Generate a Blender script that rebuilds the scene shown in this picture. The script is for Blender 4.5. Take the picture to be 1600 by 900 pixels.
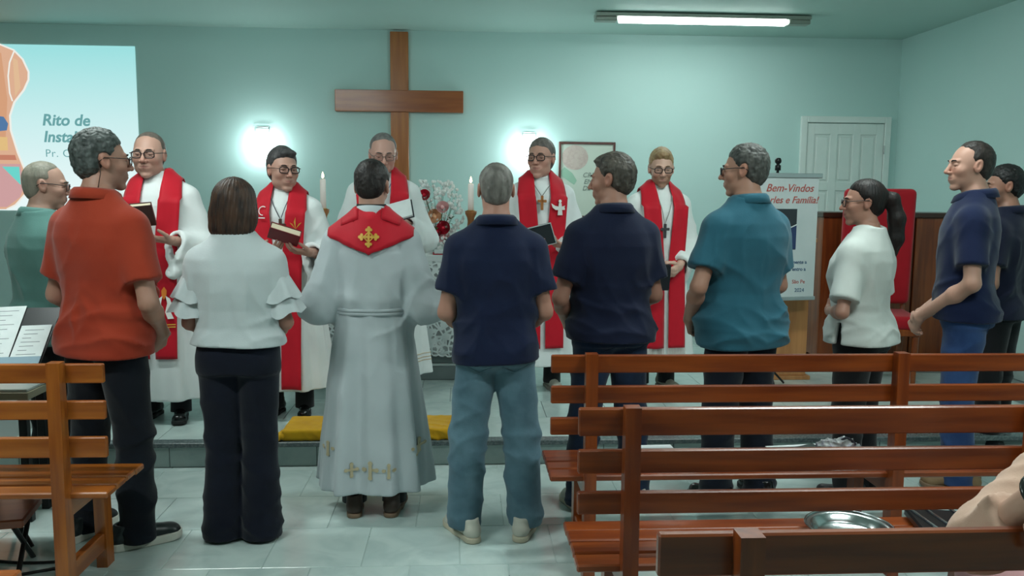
import bpy, math, random
import numpy as np
from mathutils import Vector, Matrix
from mathutils.bvhtree import BVHTree

for o in list(bpy.data.objects):
    bpy.data.objects.remove(o)
SC = bpy.context.scene
COL = SC.collection
PI = math.pi

# ------------------------------------------------------------------ camera
CAM_H, FPX = 1.52, 1320.0
_th, _p, _r = math.atan(75 / FPX), math.atan(153 / FPX), 0.008
_f = Vector((math.sin(_th) * math.cos(_p), math.cos(_th) * math.cos(_p), -math.sin(_p)))
_r0 = Vector((math.cos(_th), -math.sin(_th), 0))
_u0 = _r0.cross(_f)
_R = _r0 * math.cos(_r) + _u0 * math.sin(_r)
_U = _u0 * math.cos(_r) - _r0 * math.sin(_r)
cam_data = bpy.data.cameras.new('camera')
cam_data.sensor_width = 36.0
cam_data.lens = FPX / 1600 * 36.0
cam_data.clip_start = 0.05
cam = bpy.data.objects.new('camera', cam_data)
COL.objects.link(cam)
M = Matrix((( _R.x, _U.x, -_f.x, 0), (_R.y, _U.y, -_f.y, 0), (_R.z, _U.z, -_f.z, CAM_H), (0, 0, 0, 1)))
cam.matrix_world = M
SC.camera = cam

# ------------------------------------------------------------------ world, exposure
SC.view_settings.view_transform = 'Standard'
SC.view_settings.look = 'None'
SC.view_settings.gamma = 1.0
SC.view_settings.use_curve_mapping = False
SC.view_settings.exposure = 0.12
wd = bpy.data.worlds.new('world')
SC.world = wd
wd.use_nodes = True
wd.node_tree.nodes['Background'].inputs[0].default_value = (0.55, 0.75, 0.75, 1)
wd.node_tree.nodes['Background'].inputs[1].default_value = 0.05

L_CEIL_FRONT = 9.0     # watts of the lit batten over the stage
L_ADDED_MID = 12.0       # watts of each unseen batten added to light the pastors' fronts
L_ADDED_BACK = 27.0      # watts of each unseen batten added to light people's backs
L_SCONCE = 12.0         # emission of the two wall lamps' glare, built as a solid shape
L_SCONCE_W = 5.0       # watts of the extra point light before each wall lamp
LIGHT_COL = (0.90, 1.0, 0.97)

def lin(r, g, b):
    def c(v):
        v /= 255.0
        return v / 12.92 if v <= 0.04045 else ((v + 0.055) / 1.055) ** 2.4
    return (c(r), c(g), c(b), 1.0)

# ------------------------------------------------------------------ materials
MATS = {}
def mat(name, color, rough=0.6, metal=0.0, bump=None, var=None, coat=0.0, spec=0.5, sheen=0.0, emit=None, alpha=1.0, trans=0.0, vcol=False, stretch=(1, 1, 1)):
    """bump=(scale,strength,distance) var=(scale, colour2, lo, hi)"""
    if name in MATS:
        return MATS[name]
    m = bpy.data.materials.new(name)
    m.use_nodes = True
    nt = m.node_tree
    b = nt.nodes['Principled BSDF']
    b.inputs['Base Color'].default_value = color
    b.inputs['Roughness'].default_value = rough
    b.inputs['Metallic'].default_value = metal
    b.inputs['Specular IOR Level'].default_value = spec
    b.inputs['Coat Weight'].default_value = coat
    b.inputs['Sheen Weight'].default_value = sheen
    b.inputs['Alpha'].default_value = alpha
    b.inputs['Transmission Weight'].default_value = trans
    if emit:
        b.inputs['Emission Color'].default_value = emit[0]
        b.inputs['Emission Strength'].default_value = emit[1]
    if bump or var:
        tc = nt.nodes.new('ShaderNodeTexCoord')
        mp = nt.nodes.new('ShaderNodeMapping')
        mp.inputs['Scale'].default_value = stretch
        nt.links.new(tc.outputs['Object'], mp.inputs['Vector'])
    if var:
        n = nt.nodes.new('ShaderNodeTexNoise')
        n.inputs['Scale'].default_value = var[0]
        n.inputs['Detail'].default_value = 6
        nt.links.new(mp.outputs[0], n.inputs['Vector'])
        r = nt.nodes.new('ShaderNodeValToRGB')
        r.color_ramp.elements[0].position = var[2]
        r.color_ramp.elements[1].position = var[3]
        r.color_ramp.elements[0].color = color
        r.color_ramp.elements[1].color = var[1]
        nt.links.new(n.outputs['Fac'], r.inputs['Fac'])
        nt.links.new(r.outputs[0], b.inputs['Base Color'])
    if bump:
        n2 = nt.nodes.new('ShaderNodeTexNoise')
        n2.inputs['Scale'].default_value = bump[0]
        n2.inputs['Detail'].default_value = 4
        nt.links.new(mp.outputs[0], n2.inputs['Vector'])
        bp = nt.nodes.new('ShaderNodeBump')
        bp.inputs['Strength'].default_value = bump[1]
        bp.inputs['Distance'].default_value = bump[2] if len(bump) > 2 else 0.01
        nt.links.new(n2.outputs['Fac'], bp.inputs['Height'])
        nt.links.new(bp.outputs[0], b.inputs['Normal'])
    if vcol:
        at = nt.nodes.new('ShaderNodeAttribute')
        at.attribute_name = 'Col'
        nt.links.new(at.outputs['Color'], b.inputs['Base Color'])
        b.inputs['Subsurface Weight'].default_value = 0.0
    MATS[name] = m
    return m

def wood(name, c1, c2, axis, rough=0.30, coat=0.22):
    st = {'x': (0.7, 9, 9), 'y': (9, 0.7, 9), 'z': (9, 9, 0.7)}[axis]
    m = mat(name, c1, rough, var=(3.0, c2, 0.35, 0.68), coat=coat, stretch=st, bump=(6, 0.06, 0.004))
    m.node_tree.nodes['Principled BSDF'].inputs['Coat Roughness'].default_value = 0.12
    if 'objrand' not in m:
        m['objrand'] = 1
        nt = m.node_tree
        oi = nt.nodes.new('ShaderNodeObjectInfo')
        mp = [n for n in nt.nodes if n.type == 'MAPPING'][0]
        cx = nt.nodes.new('ShaderNodeCombineXYZ')
        ml = nt.nodes.new('ShaderNodeMath'); ml.operation = 'MULTIPLY'; ml.inputs[1].default_value = 37.0
        nt.links.new(oi.outputs['Random'], ml.inputs[0])
        for i in range(3):
            nt.links.new(ml.outputs[0], cx.inputs[i])
        nt.links.new(cx.outputs[0], mp.inputs['Location'])
    return m

def fabric(name, color, rough=0.85, b=0.25, sc=220, c2=None):
    c2 = c2 or tuple(v * 0.86 for v in color[:3]) + (1,)
    return mat(name, color, rough, bump=(sc, b, 0.002), var=(7, c2, 0.4, 0.75), sheen=0.15, spec=0.2)

# ------------------------------------------------------------------ mesh helpers
def set_mesh(name, V, Q, m=None, smooth=False, T=None):
    """V (n,3) array, Q (m,4) quads, T (k,3) triangles"""
    me = bpy.data.meshes.new(name)
    V = np.asarray(V, np.float32)
    nq = 0 if Q is None else len(Q)
    ntr = 0 if T is None else len(T)
    me.vertices.add(len(V))
    me.vertices.foreach_set('co', V.ravel())
    me.loops.add(nq * 4 + ntr * 3)
    li = []
    if nq: li.append(np.asarray(Q, np.int32).ravel())
    if ntr: li.append(np.asarray(T, np.int32).ravel())
    me.loops.foreach_set('vertex_index', np.concatenate(li))
    me.polygons.add(nq + ntr)
    st = np.concatenate([np.arange(nq, dtype=np.int32) * 4, nq * 4 + np.arange(ntr, dtype=np.int32) * 3])
    me.polygons.foreach_set('loop_start', st.astype(np.int32))
    me.update(calc_edges=True)
    me.validate()
    if m: me.materials.append(m)
    if smooth:
        me.polygons.foreach_set('use_smooth', np.ones(len(me.polygons), bool))
    return me

def link(name, me, parent=None, loc=None, rot=None):
    o = bpy.data.objects.new(name, me)
    COL.objects.link(o)
    if parent is not None: o.parent = parent
    if loc is not None: o.location = loc
    if rot is not None: o.rotation_euler = rot
    return o

class MB:
    def __init__(s): s.v = []; s.f = []
    def add(s, vs, fs):
        n = len(s.v)
        s.v += [tuple(v) for v in vs]
        s.f += [tuple(i + n for i in f) for f in fs]
        return s
    def box(s, x0, x1, y0, y1, z0, z1, bev=0.0, mtx=None):
        if bev <= 0:
            vs = [(x, y, z) for x in (x0, x1) for y in (y0, y1) for z in (z0, z1)]
            fs = [(0, 1, 3, 2), (4, 6, 7, 5), (0, 4, 5, 1), (2, 3, 7, 6), (0, 2, 6, 4), (1, 5, 7, 3)]
        else:
            b = bev
            vs = []
            for x, sx in ((x0, 1), (x1, -1)):
                for y, sy in ((y0, 1), (y1, -1)):
                    for z, sz in ((z0, 1), (z1, -1)):
                        vs += [(x, y + sy * b, z + sz * b), (x + sx * b, y, z + sz * b), (x + sx * b, y + sy * b, z)]
            # hull by index: corner c=(ix,iy,iz) -> 3*(4ix+2iy+iz)
            def c(i, j, k, a): return 3 * (4 * i + 2 * j + k) + a
            fs = []
            fs.append((c(0,0,0,0), c(0,0,1,0), c(0,1,1,0), c(0,1,0,0)))
            fs.append((c(1,0,0,0), c(1,1,0,0), c(1,1,1,0), c(1,0,1,0)))
            fs.append((c(0,0,0,1), c(1,0,0,1), c(1,0,1,1), c(0,0,1,1)))
            fs.append((c(0,1,0,1), c(0,1,1,1), c(1,1,1,1), c(1,1,0,1)))
            fs.append((c(0,0,0,2), c(0,1,0,2), c(1,1,0,2), c(1,0,0,2)))
            fs.append((c(0,0,1,2), c(1,0,1,2), c(1,1,1,2), c(0,1,1,2)))
            for i in (0, 1):
                for j in (0, 1):
                    fs.append((c(i,j,0,0), c(i,j,0,1), c(i,j,1,1), c(i,j,1,0)))
                for k in (0, 1):
                    fs.append((c(i,0,k,0), c(i,1,k,0), c(i,1,k,2), c(i,0,k,2)))
            for j in (0, 1):
                for k in (0, 1):
                    fs.append((c(0,j,k,1), c(0,j,k,2), c(1,j,k,2), c(1,j,k,1)))
            for i in (0, 1):
                for j in (0, 1):
                    for k in (0, 1):
                        fs.append((c(i,j,k,0), c(i,j,k,1), c(i,j,k,2)))
        if mtx is not None:
            vs = [mtx @ Vector(v) for v in vs]
        return s.add(vs, fs)
    def tube(s, pts, r, n=8, closed=False, cap=True):
        pts = [Vector(p) for p in pts]
        N = len(pts)
        rs = r if isinstance(r, (list, tuple)) else [r] * N
        rings = []
        prev = None
        for i in range(N):
            if closed: t = pts[(i + 1) % N] - pts[i - 1]
            else: t = pts[min(i + 1, N - 1)] - pts[max(i - 1, 0)]
            t.normalize()
            if prev is None:
                a = Vector((0, 0, 1)) if abs(t.z) < 0.9 else Vector((1, 0, 0))
                u = t.cross(a).normalized()
            else:
                u = (prev - t * prev.dot(t))
                u = u.normalized() if u.length > 1e-6 else t.orthogonal().normalized()
            prev = u
            w = t.cross(u)
            rings.append([pts[i] + (u * math.cos(2 * PI * k / n) + w * math.sin(2 * PI * k / n)) * rs[i] for k in range(n)])
        vs = [v for rg in rings for v in rg]
        fs = []
        for i in range(N if closed else N - 1):
            j = (i + 1) % N
            for k in range(n):
                k2 = (k + 1) % n
                fs.append((i * n + k, i * n + k2, j * n + k2, j * n + k))
        if cap and not closed:
            fs.append(tuple(range(n - 1, -1, -1)))
            fs.append(tuple((N - 1) * n + k for k in range(n)))
        return s.add(vs, fs)
    def lathe(s, prof, n=20, center=(0, 0), arc=2 * PI, a0=0.0):
        """prof [(r,z)]"""
        full = abs(arc - 2 * PI) < 1e-6
        m = n if full else n + 1
        vs = []
        for r, z in prof:
            for k in range(m):
                a = a0 + arc * k / n
                vs.append((center[0] + r * math.cos(a), center[1] + r * math.sin(a), z))
        fs = []
        for i in range(len(prof) - 1):
            for k in range(n):
                k2 = (k + 1) % m
                fs.append((i * m + k, i * m + k2, (i + 1) * m + k2, (i + 1) * m + k))
        return s.add(vs, fs)
    def prism(s, poly, h0, h1, fn=None):
        """poly 2D list extruded from h0 to h1; fn maps (a,b,h)->xyz"""
        fn = fn or (lambda a, b, h: (a, b, h))
        n = len(poly)
        vs = [fn(a, b, h0) for a, b in poly] + [fn(a, b, h1) for a, b in poly]
        fs = [tuple(range(n - 1, -1, -1)), tuple(range(n, 2 * n))]
        fs += [(i, (i + 1) % n, n + (i + 1) % n, n + i) for i in range(n)]
        return s.add(vs, fs)
    def sphere(s, c, r, nu=12, nv=8):
        r3 = r if isinstance(r, (tuple, list)) else (r, r, r)
        vs = [(c[0], c[1], c[2] - r3[2])]
        for j in range(1, nv):
            ph = -PI / 2 + PI * j / nv
            for i in range(nu):
                a = 2 * PI * i / nu
                vs.append((c[0] + r3[0] * math.cos(ph) * math.cos(a), c[1] + r3[1] * math.cos(ph) * math.sin(a), c[2] + r3[2] * math.sin(ph)))
        vs.append((c[0], c[1], c[2] + r3[2]))
        fs = []
        for i in range(nu):
            i2 = (i + 1) % nu
            fs.append((0, 1 + i2, 1 + i))
            for j in range(nv - 2):
                a = 1 + j * nu
                fs.append((a + i, a + i2, a + nu + i2, a + nu + i))
            fs.append((len(vs) - 1, 1 + (nv - 2) * nu + i, 1 + (nv - 2) * nu + i2))
        return s.add(vs, fs)
    def mesh(s, name, m, smooth=False):
        me = bpy.data.meshes.new(name)
        me.from_pydata(s.v, [], s.f)
        me.validate()
        if m: me.materials.append(m)
        if smooth:
            me.polygons.foreach_set('use_smooth', np.ones(len(me.polygons), bool))
        return me
    def build(s, name, m, parent=None, smooth=False, loc=None, rot=None):
        return link(name, s.mesh(name, m, smooth), parent, loc, rot)

def fix_normals(o):
    import bmesh
    bm = bmesh.new(); bm.from_mesh(o.data)
    bmesh.ops.recalc_face_normals(bm, faces=bm.faces)
    bm.to_mesh(o.data); bm.free()
    return o

def tag(o, label, cat, group=None):
    o['label'] = label; o['category'] = cat
    if group: o['group'] = group
    return o
def struct(o):
    o['kind'] = 'structure'; return o
def thing(name, label, cat, loc=(0, 0, 0), rz=0.0, group=None):
    o = bpy.data.objects.new(name, None)
    o.empty_display_size = 0.1
    COL.objects.link(o)
    o.location = loc; o.rotation_euler = (0, 0, rz)
    return tag(o, label, cat, group)

def text_mesh(name, s, size, m, parent, loc, rot=(PI / 2, 0, 0), shear=0.0, bold=0.0, align='LEFT', depth=0.001, spacing=1.0):
    cu = bpy.data.curves.new(name, 'FONT')
    cu.body = s; cu.size = size; cu.shear = shear; cu.offset = bold
    cu.align_x = align; cu.extrude = depth; cu.space_character = spacing
    cu.resolution_u = 4
    tmp = bpy.data.objects.new('tmp_text', cu)
    COL.objects.link(tmp)
    dg = bpy.context.evaluated_depsgraph_get()
    me = bpy.data.meshes.new_from_object(tmp.evaluated_get(dg))
    bpy.data.objects.remove(tmp); bpy.data.curves.remove(cu)
    me.name = name
    me.materials.clear(); me.materials.append(m)
    return link(name, me, parent, loc, rot)

# ------------------------------------------------------------------ signed-distance modelling
def axis(lo, hi, coarse, fine):
    xs = [lo]; x = lo
    while x < hi:
        st = coarse
        for a, b, f in fine:
            if a - f <= x < b: st = min(st, f)
            elif x < a < x + st: st = max(min(st, a - x), f)
        x += st; xs.append(x)
    return np.array(xs, np.float32)

_LAT = np.random.RandomState(7).rand(32, 32, 32).astype(np.float32) * 2 - 1
def vnoise(x, y, z):
    """smooth value noise in -1..1"""
    xi, yi, zi = np.floor(x).astype(int), np.floor(y).astype(int), np.floor(z).astype(int)
    fx, fy, fz = x - xi, y - yi, z - zi
    fx, fy, fz = fx * fx * (3 - 2 * fx), fy * fy * (3 - 2 * fy), fz * fz * (3 - 2 * fz)
    r = 0
    for a in (0, 1):
        for b in (0, 1):
            for c in (0, 1):
                r = r + _LAT[(xi + a) & 31, (yi + b) & 31, (zi + c) & 31] * (fx if a else 1 - fx) * (fy if b else 1 - fy) * (fz if c else 1 - fz)
    return r
def smin(a, b, k):
    if k <= 0: return np.minimum(a, b)
    h = np.clip(0.5 + 0.5 * (b - a) / k, 0, 1)
    return b + (a - b) * h - k * h * (1 - h)
def smax(a, b, k): return -smin(-a, -b, k)

def d_cone(X, Y, Z, p0, p1, r0, r1):
    p0 = np.asarray(p0, np.float32); p1 = np.asarray(p1, np.float32)
    d = p1 - p0
    L = float(d @ d) + 1e-12
    t = np.clip(((X - p0[0]) * d[0] + (Y - p0[1]) * d[1] + (Z - p0[2]) * d[2]) / L, 0, 1)
    return np.sqrt((X - p0[0] - t * d[0]) ** 2 + (Y - p0[1] - t * d[1]) ** 2 + (Z - p0[2] - t * d[2]) ** 2) - (r0 + (r1 - r0) * t)
def d_ell(X, Y, Z, c, r):
    x, y, z = X - c[0], Y - c[1], Z - c[2]
    k0 = np.sqrt((x / r[0]) ** 2 + (y / r[1]) ** 2 + (z / r[2]) ** 2)
    k1 = np.sqrt((x / r[0] ** 2) ** 2 + (y / r[1] ** 2) ** 2 + (z / r[2] ** 2) ** 2) + 1e-9
    return k0 * (k0 - 1) / k1

class Field:
    def __init__(s, xs, ys, zs):
        s.ax = [xs, ys, zs]
        s.F = np.full((len(xs), len(ys), len(zs)), 0.25, np.float32)
    def blk(s, lo, hi):
        sl = []
        for a, l, h in zip(s.ax, lo, hi):
            i = max(0, int(np.searchsorted(a, l)) - 1); j = min(len(a), int(np.searchsorted(a, h)) + 1)
            if j <= i: return None, None
            sl.append(slice(i, j))
        X = s.ax[0][sl[0]][:, None, None]; Y = s.ax[1][sl[1]][None, :, None]; Z = s.ax[2][sl[2]][None, None, :]
        return tuple(sl), (X, Y, Z)
    def full(s):
        return s.blk([a[0] for a in s.ax], [a[-1] for a in s.ax])
    def put(s, sl, d, k=0.0): s.F[sl] = smin(s.F[sl], d.astype(np.float32), k)
    def cut(s, sl, d, k=0.0): s.F[sl] = smax(s.F[sl], d.astype(np.float32), k)
    def cone(s, p0, p1, r0, r1, k=0.0, sub=False):
        m = max(r0, r1) + k + 0.03
        lo = np.minimum(p0, p1) - m; hi = np.maximum(p0, p1) + m
        sl, c = s.blk(lo, hi)
        if sl is None: return
        d = d_cone(*c, p0, p1, r0, r1)
        if sub: s.cut(sl, -d, k)
        else: s.put(sl, d, k)
    def ccone(s, p0, p1, r0, r1, k=0.0):
        """cone with a flat end at p1"""
        m = max(r0, r1) + k + 0.03
        sl, c = s.blk(np.minimum(p0, p1) - m, np.maximum(p0, p1) + m)
        if sl is None: return
        u = np.asarray(p1, float) - np.asarray(p0, float); u /= np.linalg.norm(u)
        q = np.asarray(p1, float) + u * 0.05
        d = d_cone(*c, p0, q, r0, r1)
        pl = (c[0] - p1[0]) * u[0] + (c[1] - p1[1]) * u[1] + (c[2] - p1[2]) * u[2]
        s.put(sl, smax(d, pl, 0.006), k)
    def ell(s, c0, r, k=0.0, sub=False):
        m = max(r) + k + 0.03
        sl, c = s.blk(np.array(c0) - m, np.array(c0) + m)
        if sl is None: return
        d = d_ell(*c, c0, r)
        if sub: s.cut(sl, -d, k)
        else: s.put(sl, d, k)
    def column(s, zt, at, bt, cyt, k=0.0, ex=2.3, z0=None, z1=None, amp=None, pl=None):
        z0 = zt[0] if z0 is None else z0; z1 = zt[-1] if z1 is None else z1
        m = 0.06
        A = max(at) * 1.25; B = max(bt) * 1.3
        sl, (X, Y, Z) = s.blk((-A - m, min(cyt) - B - m, z0 - m), (A + m, max(cyt) + B + m, z1 + m))
        zz = Z[0, 0]
        a = np.interp(zz, zt, at)[None, None, :].astype(np.float32)
        b = np.interp(zz, zt, bt)[None, None, :].astype(np.float32)
        cy = np.interp(zz, zt, cyt)[None, None, :].astype(np.float32)
        y = Y - cy
        rr = (np.abs(X / a) ** ex + np.abs(y / b) ** ex) ** (1 / ex)
        if amp is not None:
            th = np.arctan2(y / b, X / a)
            rr = rr / (1 + np.interp(zz, zt, amp)[None, None, :] * pl(th, Z))
        d = (rr - 1) * np.minimum(a, b) * 0.9
        d = np.maximum(d, np.maximum(z0 - Z, Z - z1))
        s.put(sl, d, k)
    def wrinkle(s, seed, comps, band=0.03):
        """comps [(kx,ky,kz,amp)]"""
        rnd = random.Random(seed)
        idx = np.nonzero(np.abs(s.F) < band)
        x = s.ax[0][idx[0]]; y = s.ax[1][idx[1]]; z = s.ax[2][idx[2]]
        w = np.zeros(len(x), np.float32)
        for kx, ky, kz, am, (zl, zh) in comps:
            ph, p2, p3 = rnd.uniform(0, 6), rnd.uniform(0, 6), rnd.uniform(0, 6)
            sg = np.sign(x) if rnd.random() < 0.5 else 1.0
            q = kx * x * sg + ky * y + kz * z + ph + 0.9 * np.sin(5 * x + 4 * z + p2) + 0.7 * np.sin(9 * z - 6 * x + 5 * y + p3)
            e = np.clip((z - zl) / 0.05, 0, 1) * np.clip((zh - z) / 0.22, 0, 1); e = e * e * (3 - 2 * e)
            mod = 0.55 + 0.45 * np.sin(7 * x + 6 * y + 5 * z + p3)
            q = q + 1.6 * vnoise(x * 6 + ph, y * 6, z * 6 + p2)
            mod = np.clip(0.5 + 0.9 * vnoise(x * 5 + p3, y * 5 + ph, z * 5), 0, 1.3)
            w += am * 1.35 * e * mod * ((1 - np.abs(np.sin(q))) ** 1.6 - 0.1)
        s.F[idx] -= w
    def mesh(s, name, m=None, smooth=True):
        V, Q = surface_nets(s.F, *s.ax)
        return set_mesh(name, V, Q, m, smooth), V, Q

def surface_nets(F, xs, ys, zs):
    S = F < 0
    nx, ny, nz = F.shape
    c = np.zeros((nx - 1, ny - 1, nz - 1), np.uint8)
    for i in (0, 1):
        for j in (0, 1):
            for k in (0, 1):
                c += S[i:nx - 1 + i, j:ny - 1 + j, k:nz - 1 + k]
    I, J, K = np.nonzero((c > 0) & (c < 8))
    n = len(I)
    vid = np.full(c.shape, -1, np.int32)
    vid[I, J, K] = np.arange(n)
    acc = np.zeros((n, 3)); cnt = np.zeros(n)
    P = [xs, ys, zs]
    corners = [(i, j, k) for i in (0, 1) for j in (0, 1) for k in (0, 1)]
    val = {co: F[I + co[0], J + co[1], K + co[2]] for co in corners}
    for a in corners:
        for ax in range(3):
            if a[ax] == 1: continue
            b = list(a); b[ax] = 1; b = tuple(b)
            fa, fb = val[a], val[b]
            mk = (fa < 0) != (fb < 0)
            t = fa[mk] / (fa[mk] - fb[mk])
            ia = [I[mk] + a[0], J[mk] + a[1], K[mk] + a[2]]
            ib = [I[mk] + b[0], J[mk] + b[1], K[mk] + b[2]]
            for q in range(3):
                pa = P[q][ia[q]]; pb = P[q][ib[q]]
                acc[mk, q] += pa + (pb - pa) * t
            cnt[mk] += 1
    V = acc / cnt[:, None]
    quads = []
    def emit(E, axn):
        i, j, k = np.nonzero(E[0]); flip = E[1][i, j, k]
        return i, j, k, flip
    # x edges
    A, B = S[:-1, 1:-1, 1:-1], S[1:, 1:-1, 1:-1]
    i, j, k = np.nonzero(A != B); fl = A[i, j, k]
    q = np.stack([vid[i, j, k], vid[i, j + 1, k], vid[i, j + 1, k + 1], vid[i, j, k + 1]], 1)
    q[~fl] = q[~fl][:, ::-1]; quads.append(q)
    A, B = S[1:-1, :-1, 1:-1], S[1:-1, 1:, 1:-1]
    i, j, k = np.nonzero(A != B); fl = A[i, j, k]
    q = np.stack([vid[i, j, k], vid[i, j, k + 1], vid[i + 1, j, k + 1], vid[i + 1, j, k]], 1)
    q[~fl] = q[~fl][:, ::-1]; quads.append(q)
    A, B = S[1:-1, 1:-1, :-1], S[1:-1, 1:-1, 1:]
    i, j, k = np.nonzero(A != B); fl = A[i, j, k]
    q = np.stack([vid[i, j, k], vid[i + 1, j, k], vid[i + 1, j + 1, k], vid[i, j + 1, k]], 1)
    q[~fl] = q[~fl][:, ::-1]; quads.append(q)
    Q = np.concatenate(quads)
    return V, Q

# ================================================================== THE ROOM
WALL_Y, WALL_R, WALL_L, BACK_Y, CEIL = 8.0, 4.14, -5.9, -4.5, 2.965
STEP_Y, STAGE = 4.56, 0.14
m_wall = mat('wall_paint', lin(190, 221, 217), 0.62, bump=(60, 0.06, 0.003), var=(1.5, lin(186, 218, 214), 0.3, 0.7))
m_ceil = mat('ceiling_paint', lin(184, 212, 205), 0.7, bump=(40, 0.05, 0.003), var=(1.2, lin(180, 209, 202), 0.3, 0.7))
m_white = mat('white_paint', lin(214, 226, 222), 0.45, var=(8, lin(205, 220, 216), 0.3, 0.7))
m_granite = mat('dark_granite', lin(78, 90, 92), 0.25, var=(90, lin(112, 122, 122), 0.4, 0.7))

def tile_mat(name, c1, c2, rough, brick=False):
    m = bpy.data.materials.new(name); m.use_nodes = True
    nt = m.node_tree; b = nt.nodes['Principled BSDF']
    tc = nt.nodes.new('ShaderNodeTexCoord')
    oi = nt.nodes.new('ShaderNodeObjectInfo')
    vm = nt.nodes.new('ShaderNodeVectorMath'); vm.operation = 'MULTIPLY_ADD'
    vm.inputs[1].default_value = (1, 1, 1)
    nt.links.new(tc.outputs['Object'], vm.inputs[0])
    sc = nt.nodes.new('ShaderNodeMath'); sc.operation = 'MULTIPLY'; sc.inputs[1].default_value = 50
    nt.links.new(oi.outputs['Random'], sc.inputs[0])
    nt.links.new(sc.outputs[0], vm.inputs[2])
    n = nt.nodes.new('ShaderNodeTexNoise'); n.inputs['Scale'].default_value = 5; n.inputs['Detail'].default_value = 8; n.inputs['Distortion'].default_value = 1.2
    nt.links.new(vm.outputs[0], n.inputs['Vector'])
    r = nt.nodes.new('ShaderNodeValToRGB')
    r.color_ramp.elements[0].position = 0.35; r.color_ramp.elements[1].position = 0.7
    r.color_ramp.elements[0].color = c1; r.color_ramp.elements[1].color = c2
    nt.links.new(n.outputs['Fac'], r.inputs['Fac'])
    out = r.outputs[0]
    if brick:
        bt = nt.nodes.new('ShaderNodeTexBrick')
        bt.inputs['Scale'].default_value = 1.0
        bt.inputs['Brick Width'].default_value = 0.398; bt.inputs['Row Height'].default_value = 0.4
        bt.inputs['Mortar Size'].default_value = 0.003
        bt.inputs['Color1'].default_value = c1; bt.inputs['Color2'].default_value = c2
        bt.inputs['Mortar'].default_value = lin(120, 130, 128)
        nt.links.new(tc.outputs['Object'], bt.inputs['Vector'])
        out = bt.outputs['Color']
    nt.links.new(out, b.inputs['Base Color'])
    b.inputs['Roughness'].default_value = rough
    return m
m_tile = tile_mat('floor_tile', lin(196, 212, 208), lin(176, 194, 192), 0.16)
m_tile_base = tile_mat('floor_grout', lin(190, 206, 202), lin(178, 196, 193), 0.2, brick=True)
m_riser = tile_mat('riser_tile', lin(168, 184, 180), lin(146, 164, 162), 0.25)
m_grout = mat('grout', lin(118, 128, 126), 0.8)

floor = struct(MB().box(WALL_L, WALL_R, BACK_Y, STEP_Y + 0.05, -0.1, -0.003).build('floor', m_tile_base))
ceiling = struct(MB().box(WALL_L, WALL_R, BACK_Y, WALL_Y, CEIL, CEIL + 0.1).build('ceiling', m_ceil))
wall_back = struct(MB().box(WALL_L, WALL_R, WALL_Y, WALL_Y + 0.1, -0.1, CEIL + 0.1).build('wall_front', m_wall))
wall_right = struct(MB().box(WALL_R, WALL_R + 0.1, BACK_Y, WALL_Y + 0.1, -0.1, CEIL + 0.1).build('wall_right', m_wall))
wall_left = struct(MB().box(WALL_L - 0.1, WALL_L, BACK_Y, WALL_Y + 0.1, -0.1, CEIL + 0.1).build('wall_left', m_wall))
wall_rear = struct(MB().box(WALL_L, WALL_R, BACK_Y - 0.1, BACK_Y, -0.1, CEIL + 0.1).build('wall_back', m_wall))
stage = struct(MB().box(WALL_L, WALL_R, STEP_Y + 0.02, WALL_Y, -0.05, STAGE - 0.003).build('floor_stage', m_grout))

def tile_mesh(name, w, d, h, m):
    return MB().box(0.002, w - 0.002, 0.002, d - 0.002, -h, 0, bev=0.0012).mesh(name, m)
TW, TD = 0.398, 0.40
me_t = tile_mesh('tile', TW, TD, 0.008, m_tile)
for r, y0 in enumerate((2.90, 3.30, 3.70, 4.10)):
    ph = -0.218 if r % 2 == 0 else -0.416
    for i in range(-7, 10):
        x = ph + i * TW
        link('tile', me_t, floor, (x, y0, 0))
me_t2 = tile_mesh('tile', TW, 0.055, 0.008, m_tile)
for i in range(-7, 10):
    link('tile', me_t2, floor, (-0.218 + i * TW, 4.50, 0))
for r in range(8):
    ph = -0.889 + 0.199 * (r % 2)
    for i in range(-4, 11):
        x = ph + i * TW
        if x + TW > WALL_R: continue
        link('tile', me_t, stage, (x, 4.625 + r * TD, STAGE))
me_r = MB().box(0.002, TW - 0.002, 0, 0.008, 0.0, 0.112, bev=0.0012).mesh('tile', m_riser)
for i in range(-7, 9):
    link('tile', me_r, stage, (-0.81 + i * TW - 0.0, STEP_Y + 0.012, 0.0))
edge = struct(MB().box(WALL_L, WALL_R, STEP_Y - 0.012, STEP_Y + 0.066, 0.113, STAGE + 0.001, bev=0.004).build('trim_1', m_granite))
m_skirt = mat('skirting', lin(150, 180, 174), 0.4)
struct(MB().box(WALL_L, WALL_R - 0.012, WALL_Y - 0.012, WALL_Y, STAGE, STAGE + 0.08, bev=0.003).build('baseboard_front', m_riser))
struct(MB().box(WALL_R - 0.012, WALL_R, STEP_Y + 0.07, WALL_Y - 0.012, STAGE, STAGE + 0.08, bev=0.003).build('baseboard_right', m_riser))

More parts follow.
